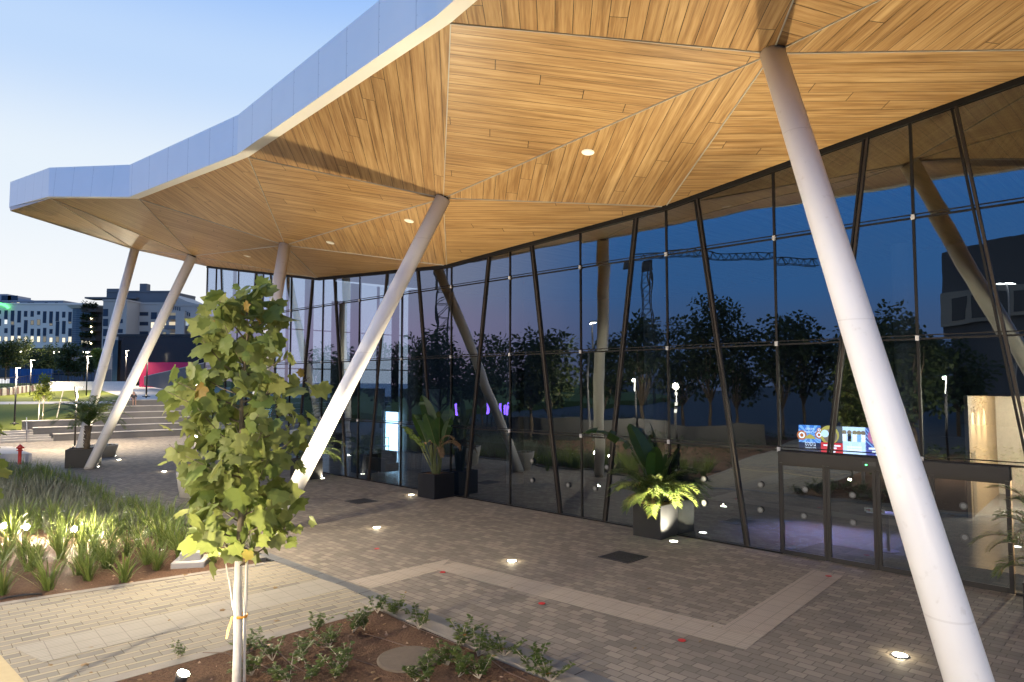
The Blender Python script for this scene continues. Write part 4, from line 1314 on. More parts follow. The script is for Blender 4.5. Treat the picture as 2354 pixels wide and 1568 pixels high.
l0 = lamp_post(L0, 4.62, 'nearest lamp post, black, in the garden bed behind the plane tree, numbered 723', .2, power=0)
q = MB(); q.cbox((0, 0, .08), (.78, .78, .16), 0, .02); q.cbox((0, 0, .26), (.5, .5, .2), .1, .02)
q.build('footing', M['concrete_pale'], l0)
for z, w_ in ((4.05, .11), (3.55, .09), (3.2, .09)):
    q = MB(); q.lathe([(.055, 0), (.065, .01), (.065, .16), (.055, .17)], (0, 0, z), 12); q.build('led_ring', emit('ring_led', (1, .9, .72), 5), l0)
def text_mesh(body, size, mat, name, parent, loc, rot, align='CENTER', extrude=0.0):
    c = bpy.data.curves.new(name, 'FONT'); c.body = body; c.size = size; c.align_x = align; c.extrude = extrude
    o = bpy.data.objects.new(name, c); COL.objects.link(o)
    bpy.context.view_layer.update()
    dg = bpy.context.evaluated_depsgraph_get()
    me = bpy.data.meshes.new_from_object(o.evaluated_get(dg))
    bpy.data.objects.remove(o)
    me.materials.clear(); me.materials.append(mat)
    m_ = bpy.data.objects.new(name, me); COL.objects.link(m_)
    m_.parent = parent; m_.location = loc; m_.rotation_euler = rot
    return m_
dcam = (V((0, 0, 0)) - L0); azn = math.atan2(dcam.y, dcam.x) - .2
for k, ch in enumerate('723'):
    text_mesh(ch, .2, M['trim_white'], 'post_number', l0, (.067 * math.cos(azn), .067 * math.sin(azn), 2.2 - k * .17), (PI / 2, 0, azn + PI / 2))
LP = [(33, 975, 845, 'lamp post on the lawn nearest the handrail, at the left edge'), (68, 917, 827, 'lamp post standing just above the lawn path, left of the small lit tree'), (198, 914, 818, 'lamp post on the lawn just left of the slanted columns'),
      (288, 882, 805, 'lamp post before the dark clad building, seen between the two left columns'), (336, 912, 786, 'lamp post beside the seated person above the steps'), (171.5, 1030, 893, 'low lamp post on the plaza behind the palm planter')]
for px, yb, yh, lab in LP:
    H = 4.5
    if yb > 1000: d = at_z(px, yb).y; H = 4.35
    else: d = FOC * H / (yb - yh)
    p = at_d(px, yb, d)
    lamp_post(p, H, lab, rng.uniform(-.5, .3), power=4200 if px != 171.5 else 4500)

# ================================================================= in-ground lights
IG = [(866, 1213, 1), (1176, 1290, 1), (740, 1100, .6), (945, 1138, .7), (1548, 1245, .8), (2068, 1507, 1), (377, 1084, 1), (273, 1057, 1), (223, 1073, .8), (262, 1048, .4)]
IGW = {}
IGL = ['right of the bright foot of the column', 'by the bend of the tactile strip', 'before the far glass wall right of the slanted column', 'left of the planter with the paddle-leaved plant', 'at the corner of the planter near the doors',
       'nearest the camera, glowing warm on the paving', 'on the plaza left of the plane tree', 'farther right of the palm planter', 'at the foot of the leftmost slanted column', 'farthest, behind the leftmost column']
for (px, py, s_), lab in zip(IG, IGL):
    p = at_z(px, py)
    t = thing('ground_light', 'round in-ground light ' + lab, 'light', p, 0, 'in-ground lights in the plaza')
    q = MB(); q.lathe([(.135, 0.002), (.135, .012), (.115, .014), (.115, .009)], (0, 0, 0), 22, cap_top=False); q.build('ring', M['steel'], t)
    q = MB(); q.disc((0, 0, .010), .115, 22); q.build('lens', M['ledlens'], t)
    IGW[(px, py)] = (p, t)
# garden floodlights on spikes
GF = [(168, 1216, 'rightmost of the three dazzling floodlights among the iris clumps'), (58, 1211, 'middle one of the three dazzling floodlights among the iris clumps'), (6, 1208, 'leftmost of the three dazzling floodlights, at the photo edge'), (418, 1556, 'dazzling floodlight at the bottom aimed at the plane tree trunk')]
GFW = []
for px, py, lab in GF:
    hz = .34 if py < 1300 else .2
    p = at_z(px, py, hz); p.z = 0
    aim = V((-4.4, 12.6, 1.2)) if py < 1300 else TB + V((0, 0, 2.3))
    d = (aim - (p + V((0, 0, hz)))).normalized()
    if py < 1300: d = (V((-6.3, 16.8, .4)) - (p + V((0, 0, hz)))).normalized()
    t = thing('garden_floodlight', lab, 'floodlight', p, 0, 'garden floodlights')
    q = MB(); q.tube([(0, 0, -.05), (0, 0, hz - .06)], .012, 6); q.build('spike', M['dark_metal'], t)
    q = MB(); c = V((0, 0, hz)); q.tube([c - d * .13, c - d * .10, c - d * .02, c + d * .06], [.05, .075, .09, .10], 16); smooth_tubes(q.build('housing', M['dark_metal'], t))
    q = MB(); ax = d.cross(V((0, 0, 1))).normalized(); ay = ax.cross(d); q.disc(c + d * .064, .088, 20, 0, ax, ay); q.build('lens', emit('flood_lens', (1, .9, .65), 120), t)
    GFW.append((p, c + d * .075, d, t))

q = MB(); k = 0
while k < 230:
    x, y = rng.uniform(-15, 4), rng.uniform(7.5, 20)
    on_bed = pt_in(bedL, x, y) or pt_in(bedU, x, y)
    if not on_bed and (rng.random() < .72 or y > 16): continue
    k += 1
    a = rng.uniform(0, 6.28)
    if rng.random() < .4: maple_leaf(q, (x, y, .022), (math.cos(a), math.sin(a), rng.uniform(0, .25)), (rng.gauss(0, .2), rng.gauss(0, .2), 1), rng.uniform(.06, .14))
    else: oval_leaf(q, (x, y, .02), (math.cos(a), math.sin(a), rng.uniform(0, .3)), (rng.gauss(0, .3), rng.gauss(0, .3), 1), rng.uniform(.04, .10), rng.uniform(.02, .05))
tag(q.build('fallen_leaves', M['dry']), 'scattered dry fallen leaves on the soil beds and path', 'leaves', kind='stuff')
# ================================================================= amphitheatre steps, stairs, lawn
AO = at_z(123, 1014); AE = (at_z(404, 1002) - AO); AE.z = 0; AE.normalize(); AF = V((-AE.y, AE.x, 0))
def EF(e, f, z=0.0):
    p = AO + AE * e + AF * f
    return V((p.x, p.y, z))
def sm(t): t = max(0.0, min(1.0, t)); return t * t * (3 - 2 * t)
def terr(e, f):
    a = .85 + .078 * (f - 1.6); b = 3.05 + .03 * (f - 5.7)
    a = min(a, 4.4); b = min(b, 4.5)
    t = sm((e + 3) / 10)
    return a * (1 - t) + b * t
def terr_xy(x, y):
    d = V((x, y, 0)) - AO
    return terr(d.dot(AE), d.dot(AF))
def terr_hit(px, py):
    r = ray(px, py); o = V((0, 0, CH)); k = 40.0
    while k < 400:
        p = o + r * k
        if p.z <= terr_xy(p.x, p.y): break
        k += .25
    return p
steps = thing('amphitheatre_steps', 'broad grey concrete seating steps rising behind the left columns', 'steps', (0, 0, 0))
E0 = [0.0, -1.3, -2.0, 3.2, 4.2, 4.6]
for k in range(6):
    q = MB(); f0 = .95 * k; f1 = f0 + (1.15 if k < 5 else .7)
    a, b_, c, d = EF(E0[k], f0), EF(34, f0), EF(34, f1), EF(E0[k], f1)
    q.prism([a, b_, c, d], 0 if k < 2 else .5 * (k - 1), .5 * (k + 1))
    st_ = q.build('seat_step', M['concrete'], steps)
    q = MB(); zt_ = .5 * (k + 1)
    q.prism([EF(E0[k] - .03, f0 - .03), EF(34, f0 - .03), EF(34, f1), EF(E0[k] - .03, f1)], zt_ + .003, zt_ + .05)
    q.build('tread', M['concrete_pale'], st_)
stairs = thing('stairs', 'low concrete stairs with a metal handrail at the left edge', 'stairs', (0, 0, 0))
for k in range(5):
    q = MB(); f0 = .34 * k
    q.prism([EF(-14, f0), EF(-.02 - .12 * k, f0), EF(-.02 - .12 * k, f0 + (.4 if k < 4 else 3.0)), EF(-14, f0 + (.4 if k < 4 else 3.0))], 0, .17 * (k + 1))
    q.build('step', M['concrete_pale'], stairs)
hr = thing('handrail', 'grey metal handrail with three posts on the low stairs', 'handrail', (0, 0, 0))
he = -1.75
pts = [(0.0, .0), (.85, .43), (1.75, .86)]
for f, z in pts:
    q = MB(); q.tube([EF(he, f, z), EF(he, f, z + .95)], .03, 8); q.build('post', M['steel'], hr)
for off in (0, -.22):
    q = MB(); q.tube([EF(he, -.3, .95 + off), EF(he, 0, .95 + off), EF(he, 1.75, 1.81 + off), EF(he, 2.2, 1.81 + off)], .034, 8)
    smooth_tubes(q.build('rail', M['steel'], hr))
def grid(name, es, fs, mat, dz=0.0):
    q = MB(); n = len(fs)
    P = [EF(e, f, terr(e, f) + dz) for e in es for f in fs]
    F = [(i * n + j, (i + 1) * n + j, (i + 1) * n + j + 1, i * n + j + 1) for i in range(len(es) - 1) for j in range(n - 1)]
    q.add(P, F)
    for i in range(len(es) - 1):     # skirt towards the steps
        a, b_ = P[i * n], P[(i + 1) * n]
        q.add([a, b_, V((b_.x, b_.y, -.1)), V((a.x, a.y, -.1))], [(0, 3, 2, 1)])
    return tag(q.build(name, mat, smooth=True), kind='structure')
grid('lawn', [-120, -60, -40, -30, -22, -16, -12, -9, -7, -5, -3, -2.05], [1.7, 3, 5, 8, 12, 18, 26, 36, 50, 75, 120, 260], M['lawn'])
grid('lawn', [-2.05, -1, 0, 1, 2, 3.1], [2.9, 4, 5.8, 8, 12, 18, 26, 36, 50, 75, 120, 260], M['lawn'])
grid('lawn', [3.1, 4.6, 6.2], [5.75, 8, 12, 18, 26, 36, 50, 75, 120, 260], M['lawn'])
grid('upper_plaza', [6.2, 7, 9, 12, 18, 30, 60], [5.8, 8, 12, 18, 26, 36, 50, 75, 120, 260], M['concrete_pale'])
# narrow pale path across the lawn
q = MB(); up, lo = [], []
for x in range(-160, 261, 14):
    a = terr_hit(x, 924.2 - .004 * x); b_ = terr_hit(x, 930.0 - .008 * x)
    up.append(a + V((0, 0, .03))); lo.append(b_ + V((0, 0, .03)))
for i in range(len(up) - 1): q.poly([lo[i], lo[i + 1], up[i + 1], up[i]])
tag(q.build('lawn_path', M['concrete_pale']), kind='structure')

# pale bench slabs, hydrant
c = at_z(72.6, 1062.8); e1 = at_z(25, 1031, .5) - at_z(72.6, 1049, .5); e1.z = 0
q = MB(); ex = V((-1, -.03, 0)) * 5.0; pts = [c, c + e1, c + e1 + ex, c + ex]
q.prism(pts[::-1], 0, .5)
tag(q.build('bench_slab', M['concrete_pale']), 'long pale concrete bench slab behind the red hydrant', 'bench')
c = at_z(26, 1010); q = MB(); q.prism([c, c + V((-4, 0, 0)), c + V((-4, .9, 0)), c + V((0, .9, 0))], 0, .55)
tag(q.build('bench_slab', M['concrete_pale']), 'second pale concrete slab farther off, beside the low stairs', 'bench')
hp = at_z(44.5, 1067)
t = thing('fire_hydrant', 'red fire hydrant standing in the groundcover in front of the pale bench slab', 'hydrant', hp)
q = MB(); q.lathe([(.12, 0), (.12, .04), (.085, .06), (.085, .72), (.10, .74), (.17, .76), (.17, .79), (.10, .80), (.085, .86)], (0, 0, 0), 18, cap_top=True)
smooth_tubes(q.build('barrel', M['hydrant'], t))
q = MB(); q.lathe([(.10, .85), (.13, .88), (.135, .97), (.11, 1.04), (.05, 1.08), (.035, 1.12)], (0, 0, 0), 18); smooth_tubes(q.build('cap', M['hydrant'], t))
for a in (0.3, 2.4, 4.5):
    q = MB(); d = V((math.cos(a), math.sin(a), 0)); q.tube([d * .1 + V((0, 0, .93)), d * .2 + V((0, 0, .93))], .05, 10); q.build('outlet', M['hydrant'], t)

# seated person
# stand on the fifth step, sit on the sixth
best = min((abs((EF(e, 4.75).x / EF(e, 4.75).y) - (312 - PW / 2) / FOC), e) for e in [x * .1 for x in range(30, 120)])
pe = best[1]
seat = EF(pe, 4.92, 3.0)
fw = -AF
rt = AE
def skinfig(name, nodes, links, root, mat, parent, loc, sub=2):
    me = bpy.data.meshes.new(name)
    keys = list(nodes)
    me.from_pydata([nodes[k][0] for k in keys], [(keys.index(a), keys.index(b)) for a, b in links], [])
    o = bpy.data.objects.new(name, me); COL.objects.link(o)
    me.skin_vertices.new() if hasattr(me.skin_vertices, 'new') and not me.skin_vertices else None
    m_ = o.modifiers.new('s', 'SKIN'); m_.use_smooth_shade = True
    lay = me.skin_vertices[0] if me.skin_vertices else None
    if lay:
        for i, k in enumerate(keys):
            rr = nodes[k][1]
            lay.data[i].radius = (rr, rr) if not isinstance(rr, tuple) else rr
            lay.data[i].use_root = (k == root)
    m2 = o.modifiers.new('u', 'SUBSURF'); m2.levels = sub; m2.render_levels = sub
    bpy.context.view_layer.update()
    dg = bpy.context.evaluated_depsgraph_get()
    nm = bpy.data.meshes.new_from_object(o.evaluated_get(dg))
    bpy.data.objects.remove(o)
    nm.materials.clear(); nm.materials.append(mat)
    r_ = bpy.data.objects.new(name, nm); COL.objects.link(r_)
    for p in nm.polygons: p.use_smooth = True
    r_.parent = parent; r_.location = loc
    return r_
person = thing('person', 'person with long dark hair in a patterned top, sitting on the top step', 'person', seat, math.atan2(rt.y, rt.x))
# local axes: x to the sitter's left-hand image side (AE), -y towards the plaza
skin = plain('skin', (.50, .31, .22), .5, var=.08)
N = {'pel': ((0, 0, .11), .125), 'sp': ((0, .0, .30), .115), 'ch': ((0, -.02, .47), .125), 'nk': ((0, -.04, .60), .055), 'hd': ((-.02, -.08, .72), .085), 'tp': ((-.02, -.08, .80), .07),
     'hl': ((-.10, -.04, .09), .095), 'kl': ((-.11, -.46, .08), .062), 'al': ((-.10, -.44, -.36), .042), 'tl': ((-.10, -.58, -.40), .035),
     'hr': ((.10, -.04, .09), .095), 'kr': ((.09, -.47, .08), .062), 'ar': ((.11, -.42, -.36), .042), 'tr': ((.12, -.56, -.40), .035),
     'sl': ((-.17, -.02, .52), .055), 'el': ((-.22, -.10, .28), .042), 'wl': ((-.12, -.30, .19), .030), 'fl': ((-.07, -.38, .17), .028),
     'sr': ((.17, -.02, .52), .055), 'er': ((.22, -.10, .28), .042), 'wr': ((.10, -.30, .20), .030), 'fr': ((.04, -.38, .19), .028)}
Lk = [('pel', 'sp'), ('sp', 'ch'), ('ch', 'nk'), ('nk', 'hd'), ('hd', 'tp'), ('pel', 'hl'), ('hl', 'kl'), ('kl', 'al'), ('al', 'tl'), ('pel', 'hr'), ('hr', 'kr'), ('kr', 'ar'), ('ar', 'tr'), ('ch', 'sl'), ('sl', 'el'), ('el', 'wl'), ('wl', 'fl'), ('ch', 'sr'), ('sr', 'er'), ('er', 'wr'), ('wr', 'fr')]
skinfig('body', N, Lk, 'pel', skin, person, (0, 0, 0))
cloth = plain('patterned_top', (.05, .045, .05), .8, var=.8, scale=25)
NC = {k: (N[k][0], N[k][1] + .018) for k in ('pel', 'sp', 'ch', 'sl', 'sr')}
NC['el'] = (N['el'][0], .06); NC['er'] = (N['er'][0], .06)
NC['hl'] = (N['hl'][0], .112); NC['hr'] = (N['hr'][0], .112); NC['kl'] = ((-.11, -.34, .085), .085); NC['kr'] = ((.09, -.34, .085), .085)
skinfig('clothes', NC, [('pel', 'sp'), ('sp', 'ch'), ('ch', 'sl'), ('sl', 'el'), ('ch', 'sr'), ('sr', 'er'), ('pel', 'hl'), ('hl', 'kl'), ('pel', 'hr'), ('hr', 'kr')], 'pel', cloth, person, (0, 0, 0))
hair = plain('dark_hair', (.03, .018, .012), .5, var=.3, scale=40)
skinfig('hair', {'a': ((-.02, -.055, .80), .085), 'b': ((0, .0, .72), .085), 'c': ((.03, .04, .58), .075), 'd': ((.05, .06, .42), .05), 'e': ((.06, .06, .30), .02)}, [('a', 'b'), ('b', 'c'), ('c', 'd'), ('d', 'e')], 'a', hair, person, (0, 0, 0))
q = MB()
for sx in (-.035, .03): q.lathe([(.001, -.006), (.010, 0), (.001, .006)], (sx - .02, -.162, .735), 8)
q.build('eyes', hair, person)
q = MB(); q.cbox((0, 0, .2), (.26, .16, .36), 0, .03); q.tube([(-.08, 0, .37), (-.05, 0, .46), (.05, 0, .46), (.08, 0, .37)], .012, 6)
o = q.build('bag', plain('bag_dark', (.03, .025, .03), .7)); o.location = EF(pe - .75, 4.85, 3.0)
tag(o, 'dark bag standing on the step to the left of the seated person', 'bag')

# ================================================================= ramp wall, pink wall, dark clad building
a0, a1 = at_d(331, 886, 88), at_d(331, 866, 88); b0, b1 = at_d(474, 912, 62), at_d(474, 834, 62)
q = MB(); th = V((.3, .35, 0))
q.add([a0, b0, b1, a1, a0 + th, b0 + th, b1 + th, a1 + th], [(0, 1, 2, 3), (7, 6, 5, 4), (3, 2, 6, 7), (0, 3, 7, 4), (1, 5, 6, 2), (0, 4, 5, 1)])
t = thing('ramp_wall', 'dark grey wall rising to the right beside the upper plaza', 'wall', (0, 0, 0))
q.build('wall', plain('grey_render', (.085, .088, .095), .85, var=.15, scale=.8, fine=.2), t)
q = MB(); q.beam(a1 + th * .5 + V((0, 0, .04)), b1 + th * .5 + V((0, 0, .04)), .42, .07); q.build('coping', M['concrete_pale'], t)
pa, pb = at_d(320, 888, 92), at_d(440, 888, 92)
q = MB(); q.prism([pa, pb, pb + V((0, .4, 0)), pa + V((0, .4, 0))], pa.z - 1, at_d(320, 833, 92).z)
tag(q.build('pink_wall', plain('magenta_paint', (.50, .014, .085), .6, var=.08)), 'bright magenta wall below the dark clad building', 'wall')
t = thing('clad_building', 'low dark clad building behind the left columns, lamps mirrored in its shiny front', 'building', (0, 0, 0))
ca, cb = at_d(268, 886, 97), at_d(520, 886, 97); zt = at_d(300, 774, 97).z
clad = NT('dark_cladding')
cw = clad.world(); spx = clad.n('ShaderNodeSeparateXYZ'); clad.l(cw, spx.inputs[0])
jx = clad.math('LESS_THAN', clad.math('FRACT', clad.math('DIVIDE', spx.outputs[0], 2.4)), .02)
jz = clad.math('LESS_THAN', clad.math('FRACT', clad.math('DIVIDE', spx.outputs[2], 2.3)), .02)
cc_ = clad.mix(clad.math('MAXIMUM', jx, jz), (.014, .012, .012), (.004, .004, .004))
clad.done(cc_, .12, 0, None, .5)
q = MB(); q.prism([ca, cb, cb + V((0, 20, 0)), ca + V((-6, 20, 0))], 3, zt); q.build('wall', clad.mat, t)
q = MB(); q.prism([ca + V((-.2, -.2, 0)), cb + V((0, -.2, 0)), cb + V((0, 20, 0)), ca + V((-6.3, 20, 0))], zt, zt + .35); q.build('roof_edge', M['dark_metal'], t)
q = MB(); q.prism([at_d(256, 886, 96.6), at_d(268, 886, 96.6), at_d(268, 886, 97.0), at_d(256, 886, 97.0)], 3, zt - .5); q.build('glass_corner', plain('teal_glass', (.03, .06, .08), .1), t)

# ================================================================= far buildings
def facade_building(name, label, d, x0, x1, ytop, ybot, wallc, wins, depth=22, winc=(.02, .03, .05), rz=0.0, pil=True):
    t = thing(name, label, 'building', (0, 0, 0))
    A, B = at_d(x0, ybot, d), at_d(x1, ybot, d); zt = at_d(x0, ytop, d).z
    q = MB(); q.prism([A, B, B + V((1.5, depth, 0)), A + V((0, depth, 0))], A.z, zt)
    q.build('wall', wallc, t)
    q = MB(); q.prism([A + V((-.15, -.15, 0)), B + V((.15, -.15, 0)), B + V((1.6, depth, 0)), A + V((0, depth, 0))], zt, zt + .5)
    q.build('parapet', wallc, t)
    for (wx0, wx1, wy0, wy1, lit) in wins:
        a, c = at_d(wx0, wy0, d), at_d(wx1, wy1, d)
        q = MB(); q.obox(((a.x + c.x) / 2, d + .03, (a.z + c.z) / 2), V(((c.x - a.x) / 2, 0, 0)), V((0, .06, 0)), V((0, 0, (a.z - c.z) / 2)))
        wf = q.build('window', M['dark_metal'], t)
        q = MB()
        ww, hh = (c.x - a.x), (a.z - c.z)
        nz = max(1, round(hh / 2.6))
        for i in range(nz):
            q.obox(((a.x + c.x) / 2, d - .035, c.z + hh * (i + .5) / nz), V((ww / 2 - .07, 0, 0)), V((0, .01, 0)), V((0, 0, hh / nz / 2 - .08)))
        q.build('pane', {0: plain('far_window_glass', winc, .25), 1: emit('lit_window_warm', (1.0, .90, .68), 1.3), 2: emit('lit_window_cool', (.85, .95, 1.0), 1.2), 3: emit('lit_window_dim', (.9, .85, .7), .25)}[lit], wf)
    return t, A, B
def o2(x): return x * .1832
def oy(y): return 632 + y * .1832
officew = plain('office_cladding', (.84, .70, .57), .6, var=.06, scale=.3)
cols = {-7: [(445, 490, 0), (550, 640, 0), (770, 835, 1)], 75: [(445, 555, 0), (560, 620, 2), (668, 730, 0), (775, 835, 1)], 157: [(447, 580, 0), (584, 626, 3), (630, 760, 0), (765, 838, 1)], 240: [(450, 598, 0), (658, 758, 0), (765, 838, 1)], 322: [(452, 525, 0), (568, 735, 0), (780, 842, 1)],
        404: [(453, 525, 0), (570, 628, 3), (675, 760, 0), (768, 842, 1)], 485: [(455, 500, 0), (558, 632, 3), (676, 764, 0), (770, 845, 1)], 560: [(457, 604, 0), (664, 766, 0), (772, 845, 3)], 640: [(458, 605, 0), (608, 636, 3), (680, 740, 0), (785, 846, 1)],
        720: [(460, 580, 0), (584, 768, 0), (775, 846, 3)], 800: [(462, 536, 0), (578, 742, 0), (787, 848, 1)], 878: [(464, 585, 0), (588, 610, 3), (670, 768, 0), (775, 848, 1)], 957: [(466, 540, 0), (580, 640, 2), (686, 768, 0), (775, 850, 1)]}
wins = [(o2(c - 19), o2(c + 19), oy(a), oy(b_), l) for c, rows in cols.items() for a, b_, l in rows]
t, A, B = facade_building('office_building', 'white office block with slit windows and a lit lowest row, far left', 220, -40, o2(1035), oy(372), oy(916), officew, wins)
for x in range(-30, 190, 34):
    q = MB(); a = at_d(x, oy(916), 224); q.box((a.x, 226, a.z - 3.5), (1.6, 1.6, 7.4)); q.build('pillar', M['concrete'], t)
q = MB(); a = at_d(-40, 0, 236); b_ = at_d(185, 0, 236); q.prism([V((a.x, 235, 0)), V((b_.x, 235, 0)), V((b_.x, 241, 0)), V((a.x, 241, 0))], 6, A.z); q.build('ground_floor', plain('dark_base', (.10, .095, .09), .7), t)
for x0, x1, y0, y1, m_ in [(175, 250, 955, 1000, 2), (340, 440, 960, 998, 3), (775, 965, 965, 1003, 2), (560, 600, 962, 1000, 3)]:
    a, c = at_d(o2(x0), oy(y0), 234), at_d(o2(x1), oy(y1), 234)
    q = MB(); q.obox(((a.x + c.x) / 2, 234.8, (a.z + c.z) / 2), V(((c.x - a.x) / 2, 0, 0)), V((0, .1, 0)), V((0, 0, (a.z - c.z) / 2)))
    q.build('shop_front', emit('shop_cool', (.85, .95, 1), 1.6) if m_ == 2 else emit('shop_dim', (.8, .75, .6), .35), t)
q = MB(); q.tube([at_d(x_, y_, 219.2) for x_, y_ in ((-8, 698), (2, 699), (9, 701), (15, 704), (19, 708))], .42, 8); q.build('neon_sign', emit('green_neon', (.12, 1.0, .25), 3.0), t)
# building behind the office
facade_building('apartment_block', 'pale flat roofed block rising behind the white office building', 300, -60, o2(790), oy(335), oy(400), plain('far_wall', (.36, .34, .35), .8, var=.05), [(o2(x), o2(x + 38), oy(345), oy(362), l) for x, l in ((10, 0), (95, 0), (140, 3), (210, 1), (345, 0), (390, 0), (560, 0), (690, 0))], 20)
t = thing('apartment_block', 'higher stepped end of the pale block at the far left skyline', 'building', (0, 0, 0))
q = MB(); a, b_ = at_d(-60, oy(330), 305), at_d(o2(90), oy(330), 305); q.prism([a, b_, b_ + V((0, 15, 0)), a + V((0, 15, 0))], 20, at_d(0, oy(240), 305).z); q.build('wall', bpy.data.materials['far_wall'], t)
q = MB(); a, b_ = at_d(o2(90), oy(330), 305), at_d(o2(500), oy(330), 305); q.add([V((a.x, 305, 30)), V((b_.x, 305, 30)), V((b_.x, 305, at_d(0, oy(330), 305).z)), V((a.x, 305, at_d(0, oy(272), 305).z)), V((a.x, 320, 30)), V((b_.x, 320, 30)), V((b_.x, 320, at_d(0, oy(330), 305).z)), V((a.x, 320, at_d(0, oy(272), 305).z))],
      [(0, 1, 2, 3), (7, 6, 5, 4), (3, 2, 6, 7), (1, 5, 6, 2), (0, 3, 7, 4)]); q.build('wing', bpy.data.materials['far_wall'], t)
for x in (15, 95):
    a = at_d(o2(x), oy(320), 304.8); q = MB(); q.obox((a.x + 2.2, 304.9, a.z), V((2.2, 0, 0)), V((0, .1, 0)), V((0, 0, 2.2))); q.build('window', plain('far_window_glass', (.02, .03, .05), .25), t)
# glass stair tower and brown terraces between
t = thing('stair_tower', 'round glazed stair tower at the right end of the white office block', 'building', at_d(o2(1080), 805, 222))
q = MB(); zt_ = at_d(0, oy(430), 222).z - t.location.z; q.lathe([(7, -6), (7, zt_)], (0, 4, 0), 24)
tm = NT('tower_glazing'); wv = tm.n('ShaderNodeSeparateXYZ'); tm.l(tm.world(), wv.inputs[0])
lo_ = tm.math('LESS_THAN', tm.math('FRACT', tm.math('DIVIDE', wv.outputs[2], .6)), .35)
tm.done(tm.mix(lo_, (.05, .07, .09), (.16, .17, .18)), .3); q.build('shaft', tm.mat, t)
q = MB(); q.lathe([(7.3, zt_), (8.2, zt_ + 1.0)], (0, 4, 0), 24); q.build('roof', officew, t)
q = MB(); a = at_d(o2(1024), oy(780), 214.6); c = at_d(o2(1115), oy(862), 214.6); q.obox(((a.x + c.x) / 2, 214.8, (a.z + c.z) / 2) if False else (((a.x + c.x) / 2) - t.location.x, 214.8 - t.location.y, (a.z + c.z) / 2 - t.location.z), V(((c.x - a.x) / 2, 0, 0)), V((0, .2, 0)), V((0, 0, (a.z - c.z) / 2))); q.build('window', emit('lit_window_warm', (1, .9, .68), 1.3), t)
t = thing('terrace_block', 'brown terraced block with planted balconies between the two pale buildings', 'building', (0, 0, 0))
brown = plain('brown_terrace', (.10, .075, .06), .8, var=.2, scale=.4)
a, b_ = at_d(o2(1120), 830, 210), at_d(o2(1268), 830, 210)
q = MB(); q.prism([a, b_, b_ + V((0, 14, 0)), a + V((0, 14, 0))], 5, at_d(0, oy(405), 210).z); q.build('wall', brown, t)
for i, y in enumerate((400, 530, 640, 760, 880)):
    q = MB(); z = at_d(0, oy(y), 208).z; q.prism([a + V((-1.5, -2.5, 0)), b_ + V((-.5, -2.5, 0)), b_, a + V((-1.5, 0, 0))], z - 1.6, z); q.build('balcony', brown, t)
    q = MB()
    for k in range(260): oval_leaf(q, (rng.uniform(a.x - 1.5, b_.x - .5), a.y - 2.4 + rng.uniform(-.5, .6), z + rng.gauss(.2, .5)), (rng.gauss(0, 1), rng.gauss(0, 1), rng.gauss(0, .6)), (0, 0, 1), .9, .5)
    tag(q.build('balcony_plants', M['darktree'], t), kind='stuff')
for x, y in ((1145, 545), (1140, 650), (1150, 715), (1140, 860)):
    p = at_d(o2(x), oy(y), 207.2); q = MB(); q.lathe([(.01, -.35), (.35, 0), (.01, .35)], p, 8); q.build('balcony_lamp', emit('balcony_lamp', (1, .88, .6), 6), t)
# right apartment building
def a2(x): return 229.8 + x * .1832
def ay(y): return 545.8 + y * .1832
apw = plain('apartment_wall', (.44, .37, .31), .75, var=.08, scale=.3)
wl = [(a2(40), a2(100), ay(y), ay(y + 92), 0) for y in (898, 1022, 1148, 1275)] + [(a2(225), a2(285), ay(y), ay(y + 50), 0) for y in (905, 1026, 1150)]
facade_building('apartment_building', 'blue grey apartment building, front wing beside the brown terraces', 198, a2(15), a2(315), ay(800), ay(1500), apw, wl, 26)
w2 = [(a2(418), a2(465), ay(y), ay(y + 92), 0) for y in (935, 1058, 1178)] + [(a2(498), a2(605), ay(y), ay(y + 46), 0) for y in (937, 1060, 1180)] + [(a2(640), a2(712), ay(940), ay(1026), 0), (a2(638), a2(830), ay(1062), ay(1142), 1), (a2(785), a2(828), ay(1186), ay(1262), 3)]
facade_building('apartment_building', 'blue grey apartment building, middle wing with one large lit window', 204, a2(315), a2(870), ay(838), ay(1500), apw, w2, 26)
tb, A, B = facade_building('apartment_building', 'dark set-back top storeys with a chimney above the middle apartment wing', 212, a2(85), a2(870), ay(690), ay(860), plain('dark_top', (.15, .14, .14), .7, var=.1, scale=.4), [(a2(440), a2(560), ay(820), ay(838), 0), (a2(610), a2(800), ay(822), ay(845), 0)], 14)
q = MB(); a = at_d(a2(543), ay(640), 214); q.box((a.x, 215, a.z - 1), (2.2, 2.2, 5)); q.build('chimney', bpy.data.materials['dark_top'], tb)
q = MB(); a, b_ = at_d(a2(85), ay(640), 213), at_d(a2(240), ay(640), 213); q.prism([a, b_, b_ + V((0, 8, 0)), a + V((0, 8, 0))], at_d(0, ay(790), 213).z, at_d(0, ay(643), 213).z); q.build('penthouse', bpy.data.materials['dark_top'], tb)
q = MB(); a = at_d(a2(-60), ay(760), 211); q.box((a.x + 5, 213, a.z), (16, 5, .5)); q.build('canopy_slab', bpy.data.materials['dark_top'], tb)
w3 = [(a2(x), a2(x + 12), ay(y), ay(y + 46), 0) for x, y in ((920, 862), (945, 866), (970, 870), (995, 875), (1070, 925), (1095, 935), (1118, 945), (1142, 952), (1262, 972), (1285, 980))]
tb, A, B = facade_building('apartment_building', 'blue grey apartment building, right wing with lit balconies stepping down', 200, a2(870), a2(1420), ay(860), ay(1500), apw, w3, 26)
a, b_, c_ = at_d(a2(870), ay(700), 206), at_d(a2(1080), ay(800), 206), at_d(a2(1420), ay(890), 206)
